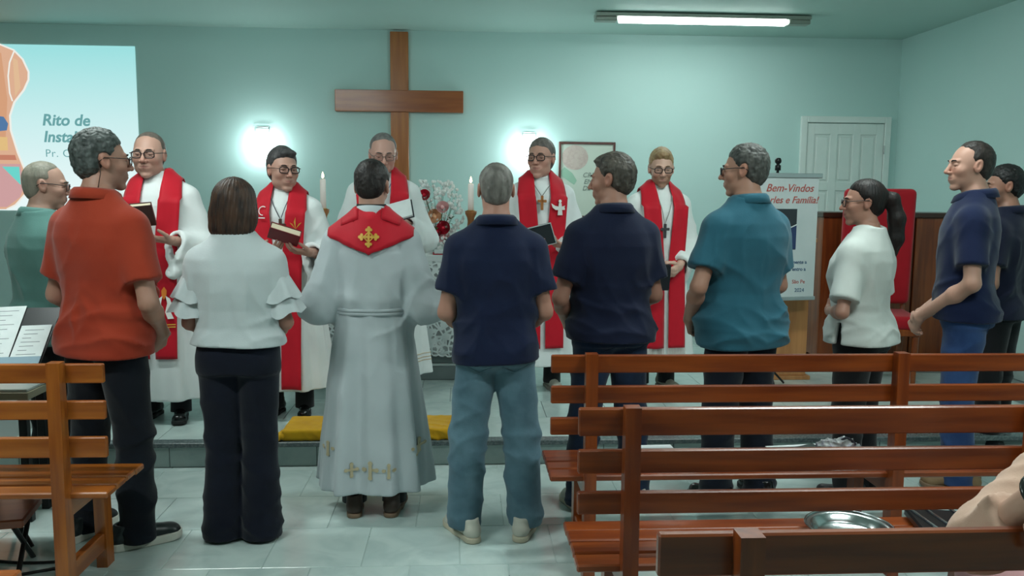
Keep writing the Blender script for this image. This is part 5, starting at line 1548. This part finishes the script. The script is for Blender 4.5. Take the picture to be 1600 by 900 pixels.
for kind_, x, z, sc_ in (('red', -0.10, 0.42, 1.1), ('pink', 0.035, 0.33, 1.2), ('peach', -0.035, 0.275, 1.35), ('red', 0.045, 0.185, 1.3), ('red', 0.0, 0.15, 1.0), ('mauve', -0.05, 0.135, 1.4), ('pink', 0.045, 0.105, 1.2), ('pink', -0.145, 0.055, 1.1), ('peach', -0.12, 0.24, 1.1), ('pink', -0.13, 0.34, 1.0)):
    y = -0.10 + 0.02 * rnd.random()
    o = link('rose', roses[kind_], fl, (x, y, z), (PI / 2 + rnd.uniform(-0.4, 0.3), 0, rnd.uniform(-0.5, 0.5))); o.scale = (sc_,) * 3
    fl_st = MB().tube([(x, y + 0.01, z), (x * 0.5, y * 0.5, z * 0.6 + 0.02), (0, 0, 0.06)], 0.003, 5).build('stem', m_leaf, fl)
gy = MB()
for k in range(380):
    t_ = rnd.random(); z = 0.03 + 0.50 * t_ ** 1.1
    w_ = 0.19 * math.sin(PI * min(1, (0.15 + 0.85 * (1 - t_)))) + 0.03
    x = rnd.uniform(-w_, w_) - 0.02; y = rnd.uniform(-0.12, 0.05)
    gy.sphere((x, y, z), rnd.uniform(0.009, 0.016), 6, 4)
g_ = gy.build('filler_blossom', mat('filler_white', lin(232, 236, 234), 0.7), fl); g_['kind'] = 'stuff'
gs = MB()
for k in range(40):
    v = gy.v[(k * 9) * (6 * 3 + 2)]
    gs.tube([v, (v[0] * 0.5, v[1] * 0.5, v[2] * 0.55), (0, 0, 0.08)], 0.0014, 4)
g_ = gs.build('filler_stem', m_leaf, fl); g_['kind'] = 'stuff'
for k in range(26):
    a = rnd.uniform(0, 2 * PI); r_ = rnd.uniform(0.05, 0.13); z = rnd.uniform(0.04, 0.30)
    lf = MB(); L = rnd.uniform(0.05, 0.09)
    lf.add([(0, 0, 0), (0.014, L * 0.4, 0.006), (0, L, -0.004), (-0.014, L * 0.4, 0.006), (0, L * 0.45, 0.0)], [(0, 1, 4), (1, 2, 4), (2, 3, 4), (3, 0, 4)])
    lf.build('leaf', m_leaf, fl, loc=(r_ * math.cos(a) * 0.9, -abs(r_ * math.sin(a)) + 0.02, z), rot=(rnd.uniform(-0.5, 0.9), rnd.uniform(-0.5, 0.5), a - PI / 2))

# wooden counter / pulpit front at the right of the stage
m_pw = wood('pulpit_wood_z', lin(114, 50, 18), lin(150, 76, 30), 'z', 0.35, 0.2)
m_pd = wood('pulpit_wood_dark', lin(56, 26, 16), lin(72, 36, 20), 'x', 0.35, 0.2)
pu = thing('wooden_counter', 'tall reddish wooden counter standing before the white door', 'counter', (3.40, 6.75, STAGE))
MB().box(-0.56, 0.62, -0.18, 0.22, 1.185, 1.225, bev=0.005).build('counter_top', m_pd, pu)
for x in (-0.545, -0.17, 0.22):
    MB().box(x, x + 0.375, -0.155, -0.135, 0.06, 1.185, bev=0.003).build('front_panel', m_pw, pu)
for x in (-0.545, 0.580):
    MB().box(x, x + 0.025, -0.135, 0.20, 0.0, 1.185, bev=0.003).build('side_panel', m_pw, pu)
MB().box(-0.545, 0.605, -0.15, 0.18, 0.0, 0.06, bev=0.003).build('base', m_pd, pu)
MB().box(-0.52, 0.58, -0.134, -0.115, 0.06, 1.185).build('inner_panel', m_pd, pu)
# red upholstered chair
m_redv = fabric('red_velvet', lin(172, 22, 36), 0.75, 0.15, 260)
ch = thing('red_chair', 'high-backed red upholstered chair behind the ponytailed woman', 'chair', (3.08, 6.08, STAGE), (180 - 14) * D2R)
F = Field(axis(-0.30, 0.30, 0.01, []), axis(-0.09, 0.09, 0.007, []), axis(0.5, 1.5, 0.01, []))
sl_, (X, Y, Z) = F.full(); F.put(sl_, rbox(X, Y, Z, 0, 0, 0.98, 0.255, 0.045, 0.435, 0.04))
me, _, _ = F.mesh('backrest', m_redv); link('backrest', me, ch, (0, -0.22, 0), (-0.06, 0, 0))
F = Field(axis(-0.29, 0.29, 0.01, []), axis(-0.29, 0.29, 0.01, []), axis(0.36, 0.55, 0.008, []))
sl_, (X, Y, Z) = F.full(); F.put(sl_, rbox(X, Y, Z, 0, 0, 0.45, 0.25, 0.24, 0.05, 0.035))
me, _, _ = F.mesh('seat', m_redv); link('seat', me, ch)
MB().box(-0.245, 0.245, -0.23, 0.23, 0.355, 0.405, bev=0.006).build('seat_frame', m_pw, ch)
for x in (-0.22, 0.22):
    MB().tube([(x, 0.20, 0.0), (x, 0.20, 0.36)], [0.018, 0.025], 10).build('leg', m_pw, ch)
    MB().tube([(x, -0.24, 0.0), (x, -0.20, 0.36)], [0.018, 0.025], 10).build('leg', m_pw, ch)
    MB().tube([(x * 1.05, -0.19, 0.38), (x * 1.05, -0.255, 0.58)], 0.018, 8).build('back_support', m_pw, ch)
# light wooden lectern behind the banner
m_lw = wood('lectern_wood', lin(168, 112, 66), lin(188, 132, 82), 'z', 0.35, 0.2)
le = thing('lectern', 'pale wooden lectern standing behind the welcome banner', 'lectern', (2.29, 6.18, STAGE))
MB().box(-0.24, 0.24, -0.15, -0.13, 0.03, 1.02, bev=0.003).build('front_panel', m_lw, le)
for x in (-0.24, 0.22):
    MB().box(x, x + 0.02, -0.13, 0.15, 0.03, 1.02, bev=0.003).build('side_panel', m_lw, le)
MB().box(-0.27, 0.27, -0.17, 0.18, 0.0, 0.03, bev=0.003).build('base', m_lw, le)
fix_normals(MB().prism([(-0.18, 1.02), (0.18, 1.12), (0.18, 1.145), (-0.18, 1.045)], -0.27, 0.27, lambda a, b, h: (h, a, b)).build('slanted_top', m_lw, le))
MB().box(-0.22, 0.22, -0.13, 0.14, 0.5, 0.52).build('shelf', m_lw, le)

# welcome banner
m_ban = mat('banner_vinyl', lin(196, 204, 204), 0.5, var=(3, lin(188, 198, 198), 0.4, 0.6))
bn = thing('welcome_banner', 'white welcome banner with red lettering hanging from a bar', 'banner', (2.24, 5.80, STAGE), 10 * D2R)
BW, B0, B1 = 0.245, 0.635, 1.50
MB().box(-BW, BW, -0.002, 0.002, B0, B1).build('sheet', m_ban, bn)
MB().box(-BW - 0.01, BW + 0.025, -0.012, 0.012, B1 - 0.02, B1 + 0.012, bev=0.004).build('top_bar', mat('aluminium', lin(176, 186, 188), 0.35, 0.6), bn)
MB().box(-BW - 0.01, BW + 0.01, -0.010, 0.010, B0 - 0.015, B0 + 0.012, bev=0.004).build('bottom_bar', MATS['aluminium'], bn)
MB().tube([(-0.06, 0.03, 0.02), (-0.06, 0.03, 1.53)], 0.010, 10).build('pole', mat('black_metal', lin(22, 24, 26), 0.35, 0.4), bn)
MB().lathe([(0.0005, 1.53), (0.020, 1.53), (0.020, 1.565), (0.013, 1.568), (0.012, 1.576), (0.022, 1.585), (0.023, 1.60), (0.016, 1.615), (0.0005, 1.618)], 16, (-0.06, 0.03)).build('pole_knob', MATS['black_metal'], bn, True)
for a in (0.4, 2.5, 4.6):
    MB().tube([(-0.06, 0.03, 0.14), (-0.06 + 0.16 * math.cos(a), 0.03 + 0.12 * math.sin(a), 0.008)], 0.008, 8).build('foot', MATS['black_metal'], bn)
m_bred = mat('banner_red_ink', lin(176, 84, 74), 0.6); m_bblue = mat('banner_blue_ink', lin(60, 90, 120), 0.6)
text_mesh('banner_text', 'Bem-Vindos', 0.075, m_bred, bn, (0.02, -0.003, B1 - 0.115), shear=0.3, align='CENTER', bold=0.0006)
text_mesh('banner_text', 'Charles e Família!', 0.068, m_bred, bn, (0.0, -0.003, B1 - 0.195), shear=0.3, align='CENTER', bold=0.0006)
MB().box(-0.17, 0.085, -0.0035, -0.002, 0.98, B1 - 0.235).build('banner_picture', mat('picture_dark', lin(44, 50, 56), 0.5), bn)
fix_normals(MB().prism([(-0.17, 1.045), (0.085, 1.155), (0.085, 0.985), (-0.17, 0.985)], -0.0036, -0.0045, lambda a, b, h: (a, h, b)).build('picture_blue', mat('picture_blue', lin(44, 62, 100), 0.5), bn))
MB().tube([(-0.17, -0.005, 1.045), (0.085, -0.005, 1.155)], 0.004, 6).build('picture_streak', m_paper, bn)
text_mesh('banner_text', 'mente a', 0.036, m_bblue, bn, (0.12, -0.003, B0 + 0.245), align='CENTER', bold=0.0005)
text_mesh('banner_text', 'entro a', 0.036, m_bblue, bn, (0.12, -0.003, B0 + 0.195), align='CENTER', bold=0.0005)
text_mesh('banner_text', '2024', 0.038, m_bblue, bn, (0.13, -0.003, B0 + 0.045), align='CENTER')
text_mesh('banner_text', 'São Pe', 0.038, m_bred, bn, (0.12, -0.003, B0 + 0.105), align='CENTER')

# ================================================================== BOOKS IN HANDS
def held(name, label, P, loc, rot, w, d, t, cover, pages=True, cat='book'):
    """loc in the holder's own space"""
    b = thing(name, label, cat)
    Rz = Matrix.Rotation(P['yaw'], 4, 'Z'); b.location = Vector(P['loc']) + (Rz @ Vector(loc))
    from mathutils import Euler
    b.rotation_euler = (Rz @ Euler(rot).to_matrix().to_4x4()).to_euler()
    cm = mat('cover_%s' % (cover,), lin(*cover), 0.45)
    MB().box(-w, w, -d, d, -t, -t + 0.004, bev=0.001).build('back_cover', cm, b)
    MB().box(-w, w, -d, d, t - 0.004, t, bev=0.001).build('front_cover', cm, b)
    MB().box(-w - 0.001, -w + 0.004, -d, d, -t, t, bev=0.001).build('spine', cm, b)
    if pages: MB().box(-w + 0.005, w - 0.005, -d + 0.005, d - 0.005, -t + 0.004, t - 0.004).build('page_block', mat('page_edge', lin(208, 196, 170), 0.8), b)
    return b
held('prayer_book', 'small brown book held by the balding pastor', PD, (-0.02, 0.33, 1.23), (0.8, 0.1, 0.2), 0.055, 0.08, 0.014, (74, 34, 30))
held('prayer_book', 'thick red book with pale page edges held by the dark-haired pastor', PE, (-0.085, 0.335, 1.125), (0.55, -0.32, 0.25), 0.085, 0.062, 0.020, (120, 20, 34))
fo = held('folder', 'black folder with white lettering held by the pastor with the dove stole', PI_, (0.06, 0.335, 1.085), (1.0, 0.25, -0.2), 0.105, 0.078, 0.008, (24, 32, 40))
MB().box(-0.111, 0.111, -0.084, 0.084, -0.0075, -0.0055).build('white_sheet', m_paper, fo)
held('prayer_book', 'dark book hanging in the hands of the young blond pastor', PK, (0.085, 0.30, 0.82), (1.45, 0.0, 0.1), 0.055, 0.085, 0.014, (22, 24, 30))
# open service book of the reading pastor
ob = thing('open_book', 'open service book held up by the reading pastor', 'book', (-0.47, 5.22, 1.37), 0.0)
for sx in (-1, 1):
    MB().box(0 if sx > 0 else -0.16, 0.16 if sx > 0 else 0, -0.11, 0.11, -0.012, -0.008, bev=0.001).build('cover', mat('cover_navy', lin(24, 28, 40), 0.5), ob, rot=(0.5, -sx * 0.28, 0))
    MB().box(0.004 if sx > 0 else -0.152, 0.152 if sx > 0 else -0.004, -0.103, 0.103, -0.008, 0.006, bev=0.002).build('page_block', m_paper, ob, rot=(0.5, -sx * 0.28, 0))

# cord hanging from the glasses of the orange polo man is part of his outfit; lanyard line
# ================================================================== LEFT CORNER
m_blk = mat('black_metal', lin(22, 24, 26), 0.35, 0.4)
ms = thing('music_stand', 'black music stand holding song sheets at the left edge', 'music stand', (-2.0, 3.60, 0), 0.08)
MB().tube([(0, 0, 0.10), (0, 0, 0.86)], 0.014, 10).build('pole', m_blk, ms)
fix_normals(MB().prism([(-0.17, 0.74), (0.17, 0.985), (0.165, 0.992), (-0.175, 0.747)], -0.28, 0.25, lambda a, b, h: (h, a, b)).build('desk', m_blk, ms))
fix_normals(MB().prism([(-0.175, 0.738), (-0.155, 0.752), (-0.185, 0.792), (-0.200, 0.778)], -0.28, 0.25, lambda a, b, h: (h, a, b)).build('ledge', m_blk, ms))
for a in (-0.5, 1.6, 3.7):
    MB().tube([(0, 0, 0.20), (0.13 * math.cos(a), 0.13 * math.sin(a), 0.10), (0.20 * math.cos(a), 0.20 * math.sin(a), 0.010)], 0.010, 8).build('leg', m_blk, ms)
SLOPE = math.atan2(0.245, 0.34)
def sheet_on_stand(name, label, x, y, w, h, rz, m, lines, dz=0.0):
    p = thing(name, label, 'paper')
    base = Matrix.Translation((-2.0, 3.60, 0)) @ Matrix.Rotation(0.08, 4, 'Z') @ Matrix.Translation((0, 0, 0.8745 + dz)) @ Matrix.Rotation(SLOPE, 4, 'X')
    mw = base @ Matrix.Translation((x, y, 0)) @ Matrix.Rotation(rz, 4, 'Z')
    p.location = mw.translation; p.rotation_euler = mw.to_euler()
    MB().box(-w / 2, w / 2, -h / 2, h / 2, 0.0, 0.0015).build('sheet', m, p)
    for i in range(lines):
        yy = h / 2 - 0.03 - i * (h - 0.05) / max(1, lines)
        MB().box(-w / 2 + 0.02, w / 2 - 0.025 - 0.02 * (i % 3), yy, yy + 0.003, 0.0015, 0.0018).build('text_line', mat('grey_ink', lin(110, 116, 120), 0.8), p)
    return p
sheet_on_stand('song_sheet', 'large white song sheet on the music stand, nearest the left edge', 0.01, 0.02, 0.21, 0.36, 0.06, m_paper, 11, 0.004)
sheet_on_stand('song_sheet', 'second white song sheet on the music stand, beside the orange polo man', 0.185, -0.035, 0.12, 0.24, 0.04, m_paper, 8, 0.004)
sheet_on_stand('plastic_folder', 'pale blue plastic folder across the foot of the song sheets', 0.12, -0.155, 0.26, 0.10, 0.02, mat('folder_blue', lin(150, 176, 190), 0.25, alpha=0.8), 0, 0.008)
tb = thing('side_table', 'small pale-topped table seen through the left pew slats', 'table', (-2.31, 3.91, 0))
MB().box(-0.36, 0.36, -0.10, 0.10, 0.605, 0.620, bev=0.003).build('table_top', mat('pale_laminate', lin(196, 206, 200), 0.3), tb)
MB().box(-0.365, 0.365, -0.105, 0.105, 0.570, 0.605, bev=0.003).build('apron', mat('beige_edge', lin(160, 156, 132), 0.5), tb)
for x in (-0.33, 0.33):
    for y in (-0.08, 0.08):
        MB().box(x - 0.018, x + 0.018, y - 0.018, y + 0.018, 0, 0.57, bev=0.003).build('leg', m_blk, tb)
fs = thing('low_stool', 'low reddish-brown wooden stool under the left pew', 'stool', (-1.93, 3.30, 0), 0.2)
MB().box(-0.22, 0.22, -0.13, 0.13, 0.215, 0.25, bev=0.006).build('seat', wood('stool_wood', lin(120, 58, 32), lin(146, 78, 44), 'x'), fs)
for x in (-0.18, 0.18):
    MB().tube([(x, -0.11, 0.0), (x, 0.11, 0.215)], 0.010, 8).build('leg', m_blk, fs)
    MB().tube([(x, 0.11, 0.0), (x, -0.11, 0.215)], 0.010, 8).build('leg', m_blk, fs)
rnd = random.Random(12)
for k, lb in enumerate(('black cable looping on the floor under the left pew', 'black cable lying straight behind the looped cable under the left pew')):
    pts = []
    for i in range(36):
        q = i / 35
        pts.append((-2.35 + 0.80 * q + 0.05 * math.sin(9 * q + k), 3.44 + 0.07 * math.sin(6.3 * q + 2 * k) - 0.19 * k, 0.0065))
    c_ = MB().tube(pts, 0.006, 6).build('cable', mat('cable_black', lin(16, 17, 18), 0.5), None, True)
    tag(c_, lb, 'cable')

# ================================================================== PERSON AT THE NEAREST RIGHT PEW
ps = thing('person', 'person in peach clothes seated at the bottom right, arm over the pew back', 'person', (1.51, 1.72, 0))
m_sk = mat('skin_peach_person', lin(196, 156, 136), 0.5, bump=(120, 0.1, 0.001))
m_pe = fabric('peach_cloth', lin(206, 170, 150), 0.8, 0.2, 200)
fx_ = [(-0.52, -0.40, 0.005)]
F = Field(axis(-0.56, 0.34, 0.012, [(-0.52, -0.36, 0.005)]), axis(-0.40, 0.55, 0.012, [(-0.38, -0.18, 0.005)]), axis(-0.02, 1.45, 0.012, [(0.80, 0.98, 0.005)]))
F.cone((0, 0, 0.55), (0, -0.02, 0.92), 0.12, 0.13, 0.0); F.cone((0, -0.02, 1.0), (0, 0.0, 1.22), 0.055, 0.05, 0.04)
F.ell((0, 0.03, 1.27), (0.075, 0.095, 0.115), 0.02)
F.cone((0, 0.12, 1.25), (0, 0.135, 1.235), 0.014, 0.014, 0.012)
for sx in (-1, 1):
    F.ell((sx * 0.078, 0.02, 1.27), (0.012, 0.02, 0.032), 0.006)
    F.cone((sx * 0.09, 0.0, 0.49), (sx * 0.10, 0.40, 0.50), 0.075, 0.055, 0.03); F.cone((sx * 0.10, 0.40, 0.50), (sx * 0.10, 0.42, 0.06), 0.05, 0.036, 0.02)
    F.cone((sx * 0.10, 0.40, 0.045), (sx * 0.11, 0.52, 0.03), 0.03, 0.025, 0.02)
F.cone((0.08, 0, 0.95), (0.18, 0, 0.96), 0.05, 0.05, 0.03); F.cone((0.18, 0, 0.96), (0.22, 0.06, 0.70), 0.045, 0.04, 0.03); F.cone((0.22, 0.06, 0.70), (0.10, 0.28, 0.60), 0.038, 0.028, 0.02)
F.cone((0.10, 0.28, 0.60), (0.03, 0.34, 0.59), 0.026, 0.02, 0.02)
for k in range(4): F.cone((0.05, 0.32 + 0.0, 0.60 - 0.018 * k + 0.03), (-0.02, 0.37, 0.59 - 0.018 * k + 0.03), 0.009, 0.008, 0.004)
SHL, ELB, WRI = (-0.17, -0.02, 0.98), (-0.425, -0.08, 0.80), (-0.425, -0.25, 0.965)
F.cone((-0.05, 0, 0.97), SHL, 0.05, 0.05, 0.03); F.cone(SHL, ELB, 0.046, 0.040, 0.03); F.cone(ELB, WRI, 0.038, 0.028, 0.02)
for c_ in hand_cones(WRI, (0.40, -0.40, -0.80), (0.1, 0.85, -0.4), -1, 0.3, 0.95): F.cone(*c_[:4], c_[4])
me, _, _ = F.mesh('body', m_sk); link('body', me, ps)
F = Field(axis(-0.54, 0.32, 0.009, []), axis(-0.26, 0.26, 0.009, []), axis(0.42, 1.06, 0.009, []))
F.column(np.array([0.44, 0.55, 0.7, 0.85, 0.95, 1.0, 1.03]), np.array([.20, .19, .18, .19, .17, .10, .07]), np.array([.15, .145, .14, .14, .12, .085, .07]), np.array([0.0, 0, -.01, -.02, -.02, -.02, -.02]), z0=0.44)
F.cone((0.08, 0, 0.95), (0.18, 0, 0.96), 0.055, 0.06, 0.03); F.cone((0.18, 0, 0.96), (0.22, 0.06, 0.72), 0.06, 0.055, 0.03)
F.cone((-0.05, 0, 0.97), SHL, 0.055, 0.062, 0.03); F.cone(SHL, ELB, 0.066, 0.070, 0.03)
F.ccone(ELB, tuple(np.array(ELB) + 0.55 * (np.array(WRI) - np.array(ELB))), 0.058, 0.050, 0.02)
F.wrinkle(17, [(30, 20, 40, 0.010, (0.4, 1.1)), (-20, 40, 30, 0.010, (0.4, 1.1))])
me, _, _ = F.mesh('blouse', m_pe); link('blouse', me, ps)
F = Field(axis(-0.24, 0.24, 0.012, []), axis(-0.22, 0.52, 0.012, []), axis(0.05, 0.66, 0.012, []))
for sx in (-1, 1):
    F.cone((sx * 0.09, 0.0, 0.505), (sx * 0.10, 0.39, 0.505), 0.088, 0.068, 0.03); F.cone((sx * 0.10, 0.40, 0.50), (sx * 0.10, 0.42, 0.09), 0.066, 0.055, 0.02)
F.ell((0, -0.02, 0.52), (0.19, 0.15, 0.10), 0.03)
sl_, (X, Y, Z) = F.full(); F.cut(sl_, np.where(Y < 0.30, 0.417, 0.08) - Z + 0 * X)
me, _, _ = F.mesh('trousers', fabric('rose_trousers', lin(170, 128, 130))); link('trousers', me, ps)
V, Q = build_hair(dict(style='bob', c1=(40, 28, 24), c2=(70, 50, 40), rough=0.0025), 0.98)
link('hair', set_mesh('hair', V + np.array([0, 0.03, 1.27]), Q, mat('hair_seated', lin(40, 28, 24), 0.5, bump=(120, 0.6, 0.004)), True), ps)
wv = unit(np.array(WRI) - np.array(ELB)); ua = unit(np.cross(wv, [1, 0, 0])); ub = np.cross(wv, ua)
MB().tube([tuple(np.array(WRI) - wv * 0.005 + (ua * math.cos(2 * PI * i / 24) + ub * math.sin(2 * PI * i / 24)) * 0.036) for i in range(24)], 0.006, 8, closed=True).build('bracelet', mat('bracelet_dark', lin(60, 62, 60), 0.2, 0.6), ps, True)
for sx in (-1, 1):
    MB().box(sx * 0.10 - 0.04, sx * 0.10 + 0.04, 0.35, 0.58, 0.0, 0.075, bev=0.02).build('shoe', mat('seated_shoe', lin(60, 44, 40), 0.5), ps)
